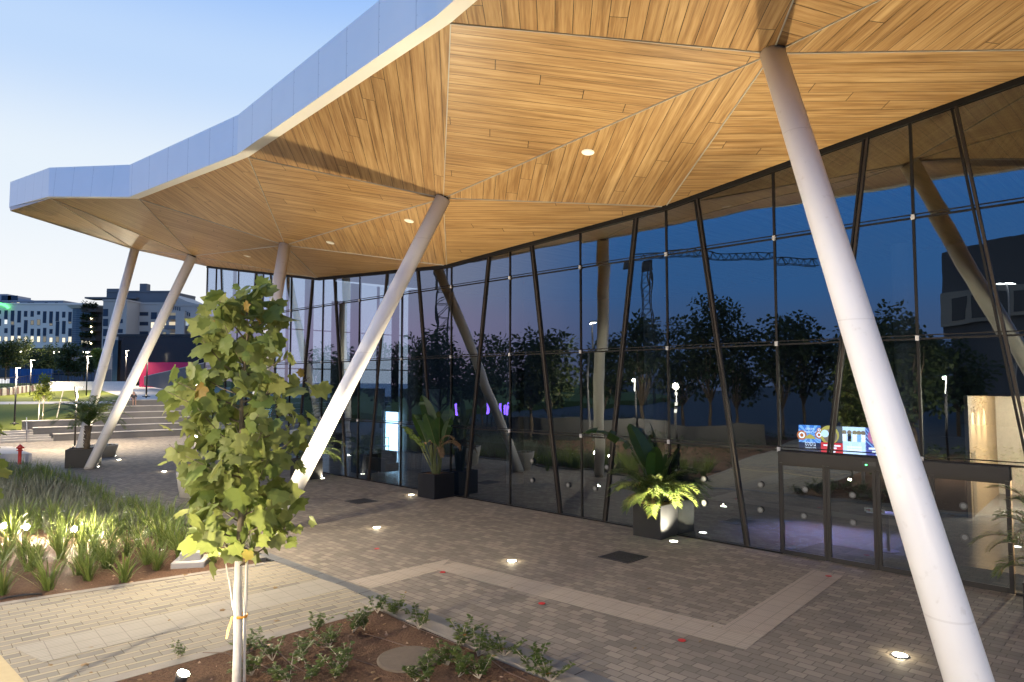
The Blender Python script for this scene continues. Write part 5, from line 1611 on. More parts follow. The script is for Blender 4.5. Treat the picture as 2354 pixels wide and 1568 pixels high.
q = MB(); q.add([V((a.x, 206, 10)), V((b_.x, 206, 10)), V((c_.x, 206, 10)), c_, V((b_.x, 206, b_.z)), a] + [V((p.x, 222, p.z)) for p in (V((a.x, 0, 10)), V((b_.x, 0, 10)), V((c_.x, 0, 10)), c_, b_, a)], [(0, 1, 4, 5), (1, 2, 3, 4), (5, 4, 10, 11), (4, 3, 9, 10)])
q.build('upper_wall', apw, tb)
for i, (x0, x1, y0, y1, l) in enumerate([(868, 1000, 945, 1025, 3), (862, 1000, 1060, 1145, 1), (1035, 1150, 1050, 1150, 2), (1165, 1215, 1045, 1120, 2), (1225, 1310, 1060, 1120, 0), (870, 990, 1200, 1260, 3), (1225, 1310, 1150, 1230, 0)]):
    a, c = at_d(a2(x0), ay(y0), 199.4), at_d(a2(x1), ay(y1), 199.4)
    q = MB(); q.obox(((a.x + c.x) / 2, 199.7, (a.z + c.z) / 2), V(((c.x - a.x) / 2, 0, 0)), V((0, .1, 0)), V((0, 0, (a.z - c.z) / 2)))
    q.build('balcony_opening', {0: plain('far_window_glass', (.02, .03, .05), .25), 1: emit('balcony_warm', (1, .84, .6), .8), 2: emit('balcony_cool', (.7, .85, 1), .55), 3: emit('lit_window_dim', (.9, .85, .7), .25)}[l], tb)
    q = MB(); q.obox(((a.x + c.x) / 2, 198.4, c.z + .3), V(((c.x - a.x) / 2 + .3, 0, 0)), V((0, 1.0, 0)), V((0, 0, .55))); q.build('balcony', plain('dark_top', (.1, .105, .12), .7), tb)
for x in (1010, 1195):
    a, c = at_d(a2(x), ay(930), 197), at_d(a2(x), ay(1280), 197); q = MB(); q.box((a.x, 197.2, (a.z + c.z) / 2), (2.6, .8, a.z - c.z)); q.build('pier', apw, tb)

# blue hoarding, railing, low striped wall, sheds
a, b_ = at_d(22, 870, 112), at_d(118, 870, 112)
t = thing('blue_hoarding', 'blue sheet metal hoarding beyond the lawn at the left', 'fence', (0, 0, 0))
blue = plain('blue_sheet', (.02, .09, .26), .5, var=.12, scale=1)
zb, ztp = at_d(0, 874, 112).z, at_d(0, 848, 112).z
nP = 12
for i in range(nP):
    p0 = a.lerp(b_, i / nP); p1 = a.lerp(b_, (i + 1) / nP)
    q = MB(); q.prism([V((p0.x, 112 + .05 * (i % 2), 0)), V((p1.x - .05, 112 + .05 * (i % 2), 0)), V((p1.x - .05, 112.2, 0)), V((p0.x, 112.2, 0))], zb - .5, ztp); q.build('panel', blue, t)
t = thing('site_shed', 'long low grey shed with dark windows behind the railing', 'shed', (0, 0, 0))
a, b_ = at_d(118, 875, 114), at_d(215, 875, 114)
q = MB(); q.prism([a, b_, b_ + V((0, 5, 0)), a + V((0, 5, 0))], 4, at_d(0, 848, 114).z); q.build('wall', plain('shed_wall', (.09, .10, .13), .7), t)
for i in range(5):
    p = at_d(128 + i * 13, 857, 113.9); q = MB(); q.obox((p.x, 113.95, p.z), V((.36, 0, 0)), V((0, .05, 0)), V((0, 0, .35))); q.build('window', plain('far_window_glass', (.02, .03, .05), .25), t)
t = thing('striped_low_wall', 'low pale ribbed retaining wall at the top edge of the lawn', 'wall', (0, 0, 0))
LWp = [terr_hit(x, y) for x, y in ((-30, 912), (20, 908), (60, 902), (110, 897), (165, 893.5), (215, 893))]
q = MB()
for p0, p1 in zip(LWp[:-1], LWp[1:]):
    n_ = max(2, int((p1 - p0).length / .7))
    for i in range(n_):
        u0, u1 = p0.lerp(p1, i / n_), p0.lerp(p1, (i + .55) / n_)
        q.beam(u0 + V((0, 0, .4)), u1 + V((0, 0, .4)), .25, .9)
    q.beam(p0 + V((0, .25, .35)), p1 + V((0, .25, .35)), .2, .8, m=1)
q.build('ribs', [M['concrete_pale'], plain('rib_shadow', (.12, .08, .08), .9)], t)  # darker backing strip stands behind the pale ribs
t = thing('railing', 'dark metal railing running above the low ribbed wall', 'fence', (0, 0, 0))
q = MB(); rl = MB()
for p0, p1 in zip(LWp[:-1], LWp[1:]):
    o_ = V((0, 1.2, .7))
    for z in (.35, 1.35): rl.beam(p0 + o_ + V((0, 0, z)), p1 + o_ + V((0, 0, z)), .05, .06)
    n_ = max(2, int((p1 - p0).length / .35))
    for i in range(n_): u = p0.lerp(p1, i / n_) + o_; q.box(u + V((0, 0, .8)), (.03, .03, 1.1))
q.build('bars', M['dark_metal'], t); rl.build('rails', M['dark_metal'], t)
# white box bench on the lawn edge
p = terr_hit(226, 896); q = MB(); q.prism([p + V((-6, 0, 0)), p + V((3.5, 0, 0)), p + V((3.5, 1, 0)), p + V((-6, 1, 0))], p.z - .3, p.z + 1.0)
tag(q.build('white_block', plain('white_block', (.55, .55, .55), .7)), 'long white block bench at the back of the lawn behind the columns', 'bench')
# bright shop sign glow
a, c = at_d(186, 846, 125), at_d(222, 846, 125)
t = thing('lit_kiosk', 'low kiosk with a glaring white lit front behind the lawn trees', 'kiosk', (0, 0, 0))
q = MB(); q.prism([a + V((-6, .5, 0)), c + V((5, .5, 0)), c + V((5, 5, 0)), a + V((-6, 5, 0))], 4, at_d(0, 818, 125).z); q.build('wall', plain('shed_wall', (.09, .10, .13), .7), t)
q = MB(); q.obox(((a.x + c.x) / 2, 125.2, at_d(0, 835, 125).z), V(((c.x - a.x) / 2, 0, 0)), V((0, .25, 0)), V((0, 0, 1.1))); q.build('lit_front', emit('kiosk_light', (1, .95, .85), 4), t)

# trees beyond the lawn and in the park behind the camera
def leafy_tree(name, label, base, H, R, mat, seed, n=2600, leaf=.28, trunk_h=.35, group=None, tr=.12, shape=1.0):
    global rng
    keep = rng; rng = random.Random(seed)
    t = thing(name, label, 'tree', base, 0, group)
    q = MB(); q.tube([(0, 0, -.3), (.02, 0, H * trunk_h * .6), (0, .03, H * trunk_h), (.05, 0, H * .8)], [tr, tr * .85, tr * .7, tr * .2], 8)
    lobes = []
    for k in range(11):
        a = k * 2.4; rr = R * rng.uniform(.25, .62); z = H * (trunk_h + (1 - trunk_h) * rng.uniform(.18, .85))
        c = V((math.cos(a) * rr, math.sin(a) * rr, z)); lobes.append((c, R * rng.uniform(.30, .50)))
        q.tube([(0, 0, H * trunk_h * .9), c * .5 + V((0, 0, H * trunk_h * .45)), c], [tr * .5, tr * .3, tr * .1], 5)
    lobes.append((V((0, 0, H * .9)), R * .4)); lobes.append((V((0, 0, H * (trunk_h + .3))), R * .55))
    smooth_tubes(q.build('trunk', M['bark'] if mat is M['youngtree'] else M['palm_trunk'], t))
    q = MB()
    for i in range(n):
        c, r = lobes[rng.randrange(len(lobes))]
        d = V((rng.gauss(0, 1), rng.gauss(0, 1), rng.gauss(0, 1))).normalized()
        p = c + d * r * rng.random() ** .4 * rng.uniform(.8, 1.15)
        oval_leaf(q, p, (d + V((rng.gauss(0, .8), rng.gauss(0, .8), rng.gauss(-.3, .6)))), (rng.gauss(0, .6), rng.gauss(0, .6), 1), leaf * rng.uniform(.6, 1.3), leaf * .6)
    q.build('crown', mat, t)
    rng = keep
    return t
p = at_z(98, 968, .9)
p = terr_hit(98, 967)
leafy_tree('young_tree', 'small bright yellow-green lit tree with stakes on the lawn', p, 4.0, .95, M['youngtree'], 21, 900, .2, .42, tr=.045)
for i, (dx, tilt) in enumerate(((-.35, 0.02), (1.1, .55))):
    q = MB(); q.tube([(dx, 0, -.2), (dx + tilt, 0, 2.6)], .04, 7); o = q.build('tree_stake', M['whitewash']); o.location = p
    tag(o, ('upright pale stake beside the small lit lawn tree', 'leaning pale stake to the right of the small lit lawn tree')[i], 'stake')
FT = [(155, 893, 100, 6.5, 2.6, 'broad dark tree on the lawn edge left of the slanted columns'), (192, 880, 104, 4.4, 1.5, 'small tree close beside the columns at the lawn edge'), (120, 872, 122, 6.0, 3.2, 'rounded dark tree in front of the office block, middle of the row'), (90, 872, 124, 5.2, 2.6, 'rounded dark tree in front of the office block, second from left'),
      (42, 868, 126, 7.0, 2.8, 'tree with lamplit crown in front of the office block at the left edge'), (12, 870, 120, 6.4, 2.6, 'dark tree at the very left edge beyond the lawn'), (222, 868, 110, 4.6, 1.5, 'small yellowish lamplit tree seen between the left columns')]
for i, (px, py, d, H, R, lab) in enumerate(FT):
    p = at_d(px, py, d)
    leafy_tree('park_tree', lab, p, H, R, M['youngtree'] if i in (6,) else M['darktree'], 40 + i, 1500, .42, .3, 'trees beyond the lawn', .14)
# far street lights: short luminous heads on poles
FLs = [(41, 806, 806 + 60, 130, 'twin street light glowing before the office block, far left'), (122, 806, 868, 128, 'brightest street light in front of the office block'), (131, 806, 868, 131, 'street light just right of the brightest one before the office block'), (191, 808, 866, 118, 'street light above the kiosk left of the columns')]
for px, yh, yb, d, lab in FLs:
    p = at_d(px, yb, d); h = at_d(px, yh, d).z - p.z
    t = thing('street_light', lab, 'street light', p, 0, 'street lights before the office block')
    q = MB(); q.tube([(0, 0, -1), (0, 0, h)], .09, 8); q.build('pole', M['steel'], t)
    q = MB(); q.box((.5, 0, h), (1.3, .3, .12)); hd_ = q.build('head', M['dark_metal'], t)
    q = MB(); q.lathe([(.01, -.28), (.42, -.1), (.42, .0)], (.4, -.12, h - .07), 10); q.build('globe', emit('street_glow', (1, .92, .75), 26), hd_)

# ================================================================= things inside the hall
def inside(px, py, off): return wall_hit(px, py, off)
def panel(name, px0, px1, py0, py1, off, mat, parent, dn_=0.0, z=None):
    s0, z0, _ = inside(px0, py1, off); s1, z1, _ = inside(px1, py0, off)
    if z: z0, z1 = z
    q = MB(); q.obox(WP((s0 + s1) / 2, off + dn_, (z0 + z1) / 2), WT * abs(s1 - s0) / 2, WN * .012, V((0, 0, (z1 - z0) / 2)))
    return q.build(name, mat, parent), (min(s0, s1), max(s0, s1), z0, z1)
OFS = -4.5
zb_ = inside(1912, 1043, OFS)[1]; zt_s = inside(1862, 977.5, OFS)[1]
scr = [(1837.5, 1886, 'screen showing a blue poster with orange rings and Hebrew writing, leftmost of the four'), (1888, 1936, 'screen showing a portrait above a red band, second of the four'),
       (1937, 1989, 'screen showing a pale group picture, the brightest of the four'), (1990, 2040, 'screen showing a blue and pink poster, partly behind the column')]
def sshape(b, s, z, off): return WP(s, off, z)
rot_w = (PI / 2, 0, math.atan2(-WT.y, -WT.x))
bk = [emit('poster_blue', (.10, .36, .95), 1.98), emit('poster_dark', (.05, .03, .025), 1.54), emit('poster_pale', (.72, .86, 1.0), 3.30), emit('poster_violet', (.10, .12, .50), 1.98)]
wht = emit('poster_white', (1, 1, 1), 3.52); ylw = emit('poster_yellow', (.9, .68, .12), 1.98); org = emit('poster_orange', (.95, .25, .05), 1.98); red = emit('poster_red', (.9, .03, .04), 2.64)
skyb = emit('poster_sky', (.35, .65, 1.0), 2.42); pnk = emit('poster_pink', (.9, .25, .5), 1.98); blu = emit('poster_navy', (.02, .05, .2), .7); fle = emit('poster_flesh', (.85, .60, .42), .9)
for i, (x0, x1, lab) in enumerate(scr):
    t = thing('display_screen', lab, 'screen', (0, 0, 0), 0, 'display screens inside the entrance')
    q = MB()
    o_, (s0, s1, z0, z1) = panel('display', x0, x1, 977, 1064, OFS, bk[i], t, z=(zb_, zt_s))
    q.obox(WP((s0 + s1) / 2, OFS - .05, (z0 + z1) / 2), WT * ((s1 - s0) / 2 + .03), WN * .03, V((0, 0, (z1 - z0) / 2 + .03))); q.build('frame', M['dark_metal'], t)
    wd, ht = s1 - s0, z1 - z0
    cs = (s0 + s1) / 2
    def pt(u, v, dn_=.016): return WP(s1 - u * wd, OFS + dn_, z0 + v * ht)     # u from the left edge as seen from outside
    def rect(name, u0, u1, v0, v1, m_, dn_=.016):
        b = MB(); b.poly([pt(u0, v0, dn_), pt(u1, v0, dn_), pt(u1, v1, dn_), pt(u0, v1, dn_)]); return b.build(name, m_, t)
    def disc(name, u, v, r_, m_, dn_=.018):
        b = MB(); b.disc(pt(u, v, dn_), r_, 20, 0, WT, V((0, 0, 1))); return b.build(name, m_, t)
    def word(txt, u, v, wf, hf, m_, dn_=.022):
        o = text_mesh(txt[::-1], 1.0, m_, 'writing', t, pt(u, v, dn_), rot_w)
        xs = [q_.co.x for q_ in o.data.vertices]; ys = [q_.co.y for q_ in o.data.vertices]
        sx, sy = wf * wd / (max(xs) - min(xs)), hf * ht / (max(ys) - min(ys))
        cx_ = (max(xs) + min(xs)) / 2; y0_ = min(ys)
        for q_ in o.data.vertices: q_.co.x = (q_.co.x - cx_) * sx; q_.co.y = (q_.co.y - y0_) * sy
        return o
    if i == 0:
        for k in range(12):
            a = k * 2 * PI / 12
            b = MB(); c0 = (.5, .62)
            b.poly([pt(*c0, .014), pt(min(1, max(0, .5 + .75 * math.cos(a))), min(1, max(.35, .62 + .45 * math.sin(a))), .014), pt(min(1, max(0, .5 + .75 * math.cos(a + .22))), min(1, max(.35, .62 + .45 * math.sin(a + .22))), .014)])
            b.build('ray_stripe', skyb, t)
        rect('lower_band', 0, 1, 0, .36, blu)
        for (u, v, r_) in ((.10, .62, .20), (.92, .66, .16), (.93, .84, .09)):
            disc('ring', u if u > .15 else .14, v, r_ * .8, org, .0165); disc('ring', u if u > .15 else .14, v, r_ * .52, wht, .0175); disc('ring', u if u > .15 else .14, v, r_ * .3, org, .0185)
        b = MB(); b.poly([pt(.25, .50, .0195), pt(.78, .50, .0195), pt(.72, .58, .0195), pt(.52, .68, .0195), pt(.32, .58, .0195)]); b.build('yellow_shape', ylw, t)
        word('ביטלס', .52, .82, .40, .10, wht); word('לכל המשפחה', .52, .72, .54, .07, wht)
        word('ביטלס', .52, .24, .48, .17, wht); word('לכל המשפחה', .52, .12, .48, .09, wht)
    elif i == 1:
        rect('backdrop', .62, 1, .42, 1, emit('poster_grey', (.5, .52, .5), .7))
        disc('portrait', .40, .68, .30, ylw, .017); disc('portrait', .44, .64, .22, fle, .019); disc('headphone', .20, .72, .12, bk[2], .021)
        rect('red_band', 0, 1, 0, .40, red, .023)
        for v, a, b__ in ((.27, .12, .9), (.18, .3, .72), (.05, .34, .66)): rect('writing_line', a, b__, v, v + .055, wht, .026)
    elif i == 2:
        for k, (u, m_) in enumerate(((.10, wht), (.32, blu), (.54, wht), (.72, skyb), (.9, wht))):
            disc('head', u, .80, .07, fle, .017); rect('figure', u - .08, u + .08, .48, .74, m_, .018)
        for v in (.26, .16): rect('writing_line', .2, .82, v, v + .06, wht, .02)
    else:
        for k in range(4):
            b = MB(); b.poly([pt(.02, .95 - .14 * k, .016), pt(.4, .62 - .12 * k, .016), pt(.4, .66 - .12 * k, .016), pt(.02, 1.0 - .14 * k, .016)]); b.build('light_beam', skyb, t)
        disc('portrait', .5, .7, .25, pnk, .018); disc('portrait', .52, .72, .15, wht, .020)
        for v, a, b__ in ((.24, .15, .85), (.13, .3, .7), (.04, .45, .65)): rect('writing_line', a, b__, v, v + .07, wht, .02)
# entrance mat
q = MB(); q.poly([WP(-1.1, -.35, .018), WP(4.75, -.35, .018), WP(4.6, -1.9, .018), WP(-1.1, -1.9, .018)])
tag(q.build('door_mat', plain('mat_black', (.012, .012, .013), .95)), 'wide black entrance mat on the floor just inside the sliding doors', 'mat')
# counter stand behind the door
sp_, _, _ = inside(2030, 1215, -1.8)
t = thing('info_stand', 'slim stand with a pale top just behind the sliding door', 'stand', WP(sp_, -2.2, .012), math.atan2(WT.y, WT.x))
q = MB(); q.box((0, 0, .5), (.07, .07, 1.0)); q.lathe([(.25, 0), (.25, .02)], (0, 0, 0), 18); q.build('post', M['dark_metal'], t)
q = MB(); q.box((0.1, 0, 1.03), (.75, .4, .04)); q.build('top', plain('stand_top', (.7, .72, .8), .4), t)
for dx in (.3, .0):
    q = MB(); q.box((dx + .1, .25, 1.1), (.22, .02, .1)); q.build('sign', plain('sign_cream', (.6, .55, .4), .6), t)
    q = MB(); q.poly([(dx + .04, .262, 1.1), (dx + .1, .262, 1.14), (dx + .1, .262, 1.11), (dx + .17, .262, 1.11), (dx + .17, .262, 1.09), (dx + .1, .262, 1.09), (dx + .1, .262, 1.06)]); q.build('arrow', M['reddot'], t)
# warm corridor at the right
P_, Q_ = at_z(2229.6, 1191.6), at_z(2284, 1142)
dcr = (Q_ - P_).normalized(); Q2 = P_ + dcr * 7
hC = at_d(2219, 910, P_.y).z
woodw = plain('corridor_wood', (.36, .25, .14), .5, var=.2, scale=1.5)
q = MB(); q.beam(P_ + V((0, 0, hC / 2)), Q2 + V((0, 0, hC / 2)), .12, hC)
q.build('corridor_wall', woodw, hall)
rt_ = V((dcr.y, -dcr.x, 0))
q = MB(); q.poly([P_ + V((0, 0, hC)), P_ + rt_ * 6 + V((0, 0, hC)), Q2 + rt_ * 6 + V((0, 0, hC)), Q2 + V((0, 0, hC))]); q.build('corridor_ceiling', woodw, hall)
q = MB(); q.beam(Q2 + V((0, 0, hC / 2)), Q2 + rt_ * 6 + V((0, 0, hC / 2)), .12, hC); q.build('corridor_wall', plain('corridor_plaster', (.55, .48, .38), .8), hall)
q = MB(); q.beam(P_ + dcr * .35 - rt_ * -.065 + V((0, 0, 1.1)), P_ + dcr * 1.1 + rt_ * .065 + V((0, 0, 1.1)), .02, 2.2); q.build('corridor_door', plain('corridor_door', (.2, .15, .1), .5), hall)
q = MB(); pl = at_z(2128, 1172); q.beam(pl + V((0, 0, 1.35)), P_ + V((0, 0, 1.35)) + (pl - P_).normalized() * .08, .15, 2.7); q.build('partition', plain('partition_black', (.02, .02, .022), .5), hall)
CORR = (P_, dcr, rt_, hC)
# lit doorway far inside and the things near it
OFD = -9.0
o_, dd = panel('lit_doorway', 886, 915, 947, 1026, OFD, emit('doorway_light', (.62, .90, 1.0), 7), hall, z=(0.05, inside(900, 947, OFD)[1]))
o_, _ = panel('doorway_reveal', 880, 887, 947, 1026, OFD, plain('reveal_white', (.6, .62, .62), .6), hall, .15, z=(0.05, inside(900, 944, OFD)[1]))
o_, _ = panel('inner_wall', 820, 884, 925, 1026, OFD - .3, plain('inner_wall_grey', (.25, .27, .28), .8), hall, z=(0.02, 4.2))
o_, _ = panel('inner_wall', 917, 1010, 925, 1026, OFD - .3, plain('inner_wall_grey', (.25, .27, .28), .8), hall, z=(0.02, 4.2))
def sofa(s, off, rz, label, w_=1.7):
    t = thing('armchair', label, 'armchair', WP(s, off, .012), rz, 'dark armchairs in the lobby')
    q = MB(); q.cbox((0, 0, .36), (w_, .8, .2), 0, .03); q.build('seat', M['planter'], t)
    q = MB(); q.cbox((0, .36, .62), (w_, .14, .55), 0, .03); q.build('backrest', M['planter'], t)
    for sx in (-1, 1):
        q = MB(); q.cbox((sx * (w_ / 2 - .05), 0, .52), (.1, .8, .3), 0, .02); q.build('armrest', M['planter'], t)
        for sy in (-.34, .34): q = MB(); q.tube([(sx * (w_ / 2 - .06), sy, 0), (sx * (w_ / 2 - .06), sy, .3)], .018, 6); q.build('leg', M['steel'], t)
s_, _, _ = inside(882, 1085, -1.6); sofa(s_, -1.5, math.atan2(WT.y, WT.x), 'dark armchair just behind the glass, back to the plaza')
s_, _, _ = inside(880, 1062, -3.4); sofa(s_, -3.3, math.atan2(WT.y, WT.x) + PI, 'dark armchair facing the glass, before the lit doorway')
for px, off, lab in ((858, -6.0, 'wheeled trolley left of the lit doorway'), (874, -7.2, 'wheeled trolley standing in front of the lit doorway')):
    s_, _, _ = inside(px, 1015, off)
    t = thing('trolley', lab, 'trolley', WP(s_, off, .012), math.atan2(WT.y, WT.x))
    q = MB(); q.box((0, 0, .55), (1.2, .6, .04)); q.build('shelf', M['steel'], t)
    q = MB()
    for sx in (-.55, .55):
        for sy in (-.25, .25): q.tube([(sx, sy, .1), (sx, sy, 1.1)], .02, 6)
        q.tube([(sx, -.25, 1.1), (sx, .25, 1.1)], .02, 6)
    q.build('frame', M['steel'], t)
    for sx in (-.55, .55):
        for sy in (-.25, .25): q = MB(); q.tube([(sx, sy - .02, .07), (sx, sy + .02, .07)], .07, 12); q.build('wheel', M['dark_metal'], t)
for i, (px, off) in enumerate(((940, -3.5), (955, -3.3), (968, -3.8))):
    s_, _, _ = inside(px, 1070, off)
    t = thing('bar_stool', 'thin legged bar stool inside the glass between doorway and paddle plant', 'stool', WP(s_, off, .012), i, 'bar stools in the lobby')
    q = MB(); q.cbox((0, 0, .98), (.38, .38, .05), 0, .01); q.build('seat', M['dark_metal'], t)
    for sx in (-.16, .16):
        for sy in (-.16, .16): q = MB(); q.tube([(sx * 1.2, sy * 1.2, 0), (sx, sy, .97)], .012, 5); q.build('leg', M['dark_metal'], t)

# ================================================================= the place behind the camera, seen mirrored in the glass
BT = [(745, 82, 9, 3.6), (800, 75, 8.6, 3.4), (872, 70, 8.2, 3.0), (945, 68, 9, 3.4), (1010, 60, 9.5, 3.2), (1110, 66, 9.0, 3.4), (1215, 56, 9.0, 3.4), (1262, 52, 8.4, 3.0), (1390, 62, 8.6, 3.0), (1470, 60, 10.6, 3.3), (1560, 66, 10.8, 3.6), (1625, 62, 12.4, 3.4), (1700, 60, 9.5, 3.2), (1800, 56, 9.8, 3.4), (1850, 58, 11.2, 3.2), (1960, 54, 9.6, 3.2), (2060, 48, 10.2, 3.4), (2100, 44, 8.6, 3.0), (2190, 56, 8.0, 3.2)]
for i, (px, d, H, R) in enumerate(BT):
    p = refl(px, 884, d); p.z = 0
    leafy_tree('park_tree', 'dark park tree mirrored in the glass front against the evening sky', p, H, R, M['darktree'], 100 + i, 2200, .40, .26, 'park trees mirrored in the glass', .16)
a, b_ = refl(1150, 900, 58), refl(1760, 900, 50)
q = MB(); q.beam(V((a.x, a.y, .8)), V((b_.x, b_.y, .8)), .3, 1.7)
tag(q.build('garden_wall', plain('garden_wall_render', (.06, .06, .06), .9, var=.2)), 'long pale garden wall mirrored low in the glass behind the palm', 'wall')
def crane(px, ytop, ybase, d, jl, jr, label, jpx=None):
    p = refl(px, 884, d); p.z = 0; H = at_d(px, ytop, d).z
    q0 = refl(px + 100, 884, d); ax = V((q0.x - p.x, q0.y - p.y, 0)).normalized()
    t = thing('tower_crane', label, 'crane', p, math.atan2(ax.y, ax.x))
    m_ = MB(); h = .8
    for sx in (-h, h):
        for sy in (-h, h): m_.beam((sx, sy, 0), (sx, sy, H), .16, .16)
    n_ = int(H / 1.7)
    for i in range(n_):
        z0, z1 = H * i / n_, H * (i + 1) / n_
        for sy in (-h, h):
            m_.beam((-h, sy, z0), (h, sy, z1), .08, .08); m_.beam((-h, sy, z1), (h, sy, z1), .08, .08)
        for sx in (-h, h): m_.beam((sx, -h, z0), (sx, h, z1), .08, .08)
    m_.build('mast', M['dark_metal'], t)
    c = MB(); c.cbox((.3, -1.2, H + .2), (2.0, 1.8, 2.2), 0, .1); c.build('cab', M['dark_metal'], t)
    if jr or jl:
        j_ = MB(); zz = H + 1.6
        for sy in (-.7, .7): j_.beam((-jl, sy, zz), (jr, sy, zz), .14, .14)
        j_.beam((-jl * .4, 0, zz + 1.7), (jr, 0, zz + 1.4), .2, .2)
        n_ = int(jr / 1.6)
        for i in range(n_):
            x0, x1 = jr * i / n_, jr * (i + 1) / n_
            for sy in (-.7, .7):
                j_.beam((x0, sy, zz), ((x0 + x1) / 2, 0, zz + 1.5), .07, .07); j_.beam(((x0 + x1) / 2, 0, zz + 1.5), (x1, sy, zz), .1, .1)
        j_.build('jib', M['dark_metal'], t)
        w_ = MB(); w_.cbox((-jl + 1.2, 0, zz - 1.0), (2.4, 1.4, 2.4), 0, .1); w_.build('counterweight', M['concrete'], t)
crane(1488, 612, 884, 140, 6, 36, 'tower crane with a long jib mirrored in the upper glass panes')
crane(1022, 560, 884, 95, 0, 0, 'lattice crane mast mirrored in the glass left of the middle column')
def tall_light(px, yh, d, label, heads=2, col=(1, .97, .9), st=40):
    p = refl(px, 884, d); p.z = 0; h = at_d(px, yh, d).z
    t = thing('tall_floodlight', label, 'floodlight mast', p, 0, 'tall floodlights mirrored in the glass')
    q = MB(); q.tube([(0, 0, 0), (0, 0, h)], [.1, .06], 8); q.build('mast', M['steel'], t)
    for k in range(heads):
        q = MB(); q.cbox((.5 * (k - .5) * 1.6, 0, h), (.6, .4, .12), 0, .02); hd_ = q.build('head', M['dark_metal'], t)
        q = MB(); q.box((.5 * (k - .5) * 1.6, 0, h - .075), (.5, .34, .02)); q.build('lens', emit('mast_led', col, st), hd_)
    return t, p, h
TL = [tall_light(1358, 738, 52, 'tall twin headed light mast mirrored beside the leaning column image'), tall_light(2020, 750, 60, 'bluish tall light mirrored right of the nearest column', 1, (.7, .9, 1), 60), tall_light(2330, 645, 50, 'tall light mirrored at the right edge, upper pane'), tall_light(2326, 812, 60, 'lower light mirrored at the right edge')]
# block of a building mirrored at the right
pa, pb = refl(2185, 884, 70), refl(2420, 884, 62); dd_ = (pb - pa).normalized(); nn_ = V((-dd_.y, dd_.x, 0))
if nn_.dot(WN) < 0: nn_ = -nn_
t = thing('corner_building', 'dark building with a pale lower storey mirrored at the right edge of the glass', 'building', (0, 0, 0))
q = MB(); q.prism([pa, pb, pb + nn_ * 14, pa + nn_ * 14] if (pb - pa).cross(nn_).z > 0 else [pa, pa + nn_ * 14, pb + nn_ * 14, pb], 0, at_d(2250, 545, 66).z); q.build('wall', plain('corner_dark', (.09, .095, .11), .8), t)
q = MB(); q.beam(V((pa.x, pa.y, at_d(0, 690, 66).z)) - nn_ * .2, V((pb.x, pb.y, at_d(0, 690, 66).z)) - nn_ * .2, .3, 3.2); q.build('pale_band', plain('corner_pale', (.30, .29, .27), .8), t)
for k in range(4):
    c = pa.lerp(pb, .2 + .2 * k); q = MB(); q.obox(V((c.x, c.y, at_d(0, 692, 66).z)) - nn_ * .38, dd_ * .7, nn_ * .03, V((0, 0, 1.1))); q.build('window', plain('far_window_glass', (.02, .03, .05), .25), t)
# violet stage lights and a lit mural, both mirrored
for i, px in enumerate((1048, 1122, 1130, 1139, 1150, 1160, 1166)):
    p = refl(px, 940, 60); q = MB(); q.tube([(p.x, p.y, p.z - rng.uniform(.3, .6)), (p.x + .15, p.y, p.z + rng.uniform(.2, .8))], .09, 6)
    o = q.build('stage_light', emit('violet_light', (.22, .10, 1.0), 9)); tag(o, 'violet glowing light bar mirrored low in the glass', 'stage light', 'violet stage lights')
    b = MB(); b.tube([(p.x, p.y, 0), (p.x, p.y, p.z - .2)], .04, 6); b.build('stand', M['dark_metal'], o)

# low dark hedge filling the far part of the bed, mirrored in the doors
q = MB(); k = 0
while k < 13000:
    x, y = rng.uniform(-58, 9), rng.uniform(-13, 33)
    inU = pt_in(bedU, x, y) and x < -.80 * y - .6 and rng.random() < .45
    if not inU and (not pt_in(bedL, x, y) or math.hypot(x, y) < 1.2): continue
    if y > 3.0 and -7 < x < 5: continue
    k += 1
    a = rng.uniform(0, 6.28)
    oval_leaf(q, (x, y, rng.uniform(.05, .75)), (math.cos(a), math.sin(a), rng.uniform(-.1, .9)), (rng.gauss(0, .5), rng.gauss(0, .5), 1), rng.uniform(.12, .24), rng.uniform(.08, .14))
tag(q.build('hedge_groundcover', M['darktree']), 'dark leafy groundcover mirrored low in the glass doors', 'groundcover', kind='stuff')
# ================================================================= lamps
WARM = (1.0, .84, .56)
UP = {(866, 1213): 5600, (1176, 1290): 1600, (740, 1100): 1500, (945, 1138): 450, (2068, 1507): 5600, (377, 1084): 3000, (273, 1057): 2400, (223, 1073): 800, (262, 1048): 400}
for k, (p, t) in IGW.items():
    if k == (1548, 1245):
        aim = V((P2c.x + .35, P2c.y - .25, 1.7)) - p
        lamp('SPOT', 'uplight', (0, 0, .05), 3000, (1, .88, .58), t, aim=aim + V((0, 0, 1.2)), size=.06, spot=115, blend=.8)
        continue
    lamp('SPOT', 'uplight', (0, 0, .05), UP[k], WARM, t, aim=(0, 0, 10), size=.10, spot=125, blend=1.0)
    lamp('POINT', 'lens_glow', (0, 0, .07), 13, WARM, t, size=.012)
for i, (p, c, d, t) in enumerate(GFW):
    pw = (2200, 1200, 900, 1800)[i]
    lamp('SPOT', 'flood', c + d * .02, pw, (1, .84, .58), t, aim=c + d * 5, size=.07, spot=105 if i < 3 else 80, blend=.8)
    if i < 3: lamp('POINT', 'flood_spill', c + d * .12 + V((0, 0, .05)), 60, (1, .84, .58), t, size=.06)
lamp('SPOT', 'post_glow', (0.2, 0, 4.5), 2600, (1, .82, .58), l0, aim=(.9, .3, 0), size=.15, spot=165, blend=.3)
P_, dcr, rt_, hC = CORR
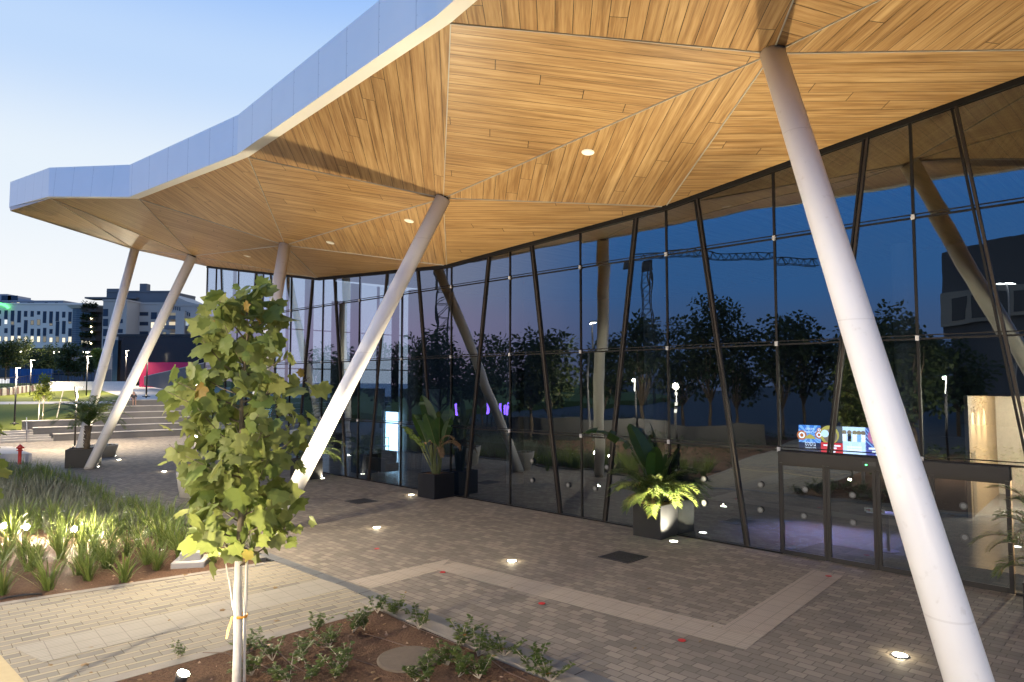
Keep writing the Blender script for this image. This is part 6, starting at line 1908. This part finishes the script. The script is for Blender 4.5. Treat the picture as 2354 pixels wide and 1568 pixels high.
for k in (.9, 2.2, 3.6):
    q = P_ + dcr * k + rt_ * .32
    lamp('SPOT', 'corridor_lamp', (q.x, q.y, hC - .05), 2200, (1, .76, .45), hall, aim=(q.x - rt_.x * .25, q.y - rt_.y * .25, 0), size=.04, spot=48, blend=.4)
q = P_ + dcr * 3 + rt_ * 3
lamp('POINT', 'corridor_lamp', (q.x, q.y, hC - .4), 3600, (1, .78, .48), hall, size=.2)
for tl, p, h in TL[:2]:
    lamp('SPOT', 'mast_glow', (0, 0, h - .2), 2500, (1, .93, .8), tl, aim=(0, 0, 0), size=.2, spot=150, blend=.6)

# park lamp posts standing beside and behind the camera: they light the garden, the columns and the paving
for (x, y, pw, lab) in ((-9.5, 3.0, 5600, 'park lamp post left of the camera, seen only mirrored'), (1.5, -7.0, 4200, 'park lamp post behind the camera, seen only mirrored'), (-23.0, 16.5, 6500, 'park lamp post in the garden left of the photo, seen only mirrored')):  # the garden post is an unseen fill lamp added to brighten the beds
    t_ = lamp_post((x, y, 0), 4.8, lab, 1.0)
    q = MB(); q.lathe([(.02, 4.80), (.46, 4.74), (.46, 4.71), (.02, 4.76)], (.18, 0, 0), 20); q.build('shade', M['dark_metal'], t_)  # added disc that keeps the post's light off fascia and soffit
    lamp('POINT', 'lamp_glow', (.18, 0, 4.60), pw * 1.25, (1.0, .84, .62), t_, size=.06)

# lit street lamps far off and the small spot under the young tree
for o in [o for o in COL.objects if o.name.startswith('street_light')]:
    hh = max((V(c).z for ch in o.children if ch.name.startswith('head') for c in ch.bound_box))
    lamp('POINT', 'street_glow', (.4, -.6, hh - .5), 2600, (1, .88, .66), o, size=.3)
p = terr_hit(92, 968)
t = thing('lawn_spotlight', 'small dark spotlight on the lawn under the bright young tree', 'spotlight', p)
q = MB(); q.tube([(0, 0, -.05), (0, 0, .12)], .02, 6); q.tube([(0, -.1, .12), (.05, .0, .25)], [.06, .09], 10); q.build('housing', M['dark_metal'], t)
lamp('SPOT', 'spot_beam', (.06, .0, .3), 900, (1, .9, .6), t, aim=(.45, .25, 2.6), size=.05, spot=70, blend=.6)

for o in [o for o in COL.objects if o.name.startswith('display_screen')]:  # added spots boost the screens' coloured light on the lobby floor
    k = o.name[-1]
    bb = [ch for ch in o.children if ch.name.startswith('display')][0]
    cen = sum((V(c) for c in bb.bound_box), V((0, 0, 0))) / 8
    lamp('SPOT', 'screen_glow', cen + WN * .12, 1300, {'n': (.3, .5, 1), '1': (1, .25, .3), '2': (.6, .75, 1), '3': (.45, .35, 1)}[k], o, aim=cen + WN * 1.3 + V((0, 0, -2.6)), size=.35, spot=82, blend=.9)
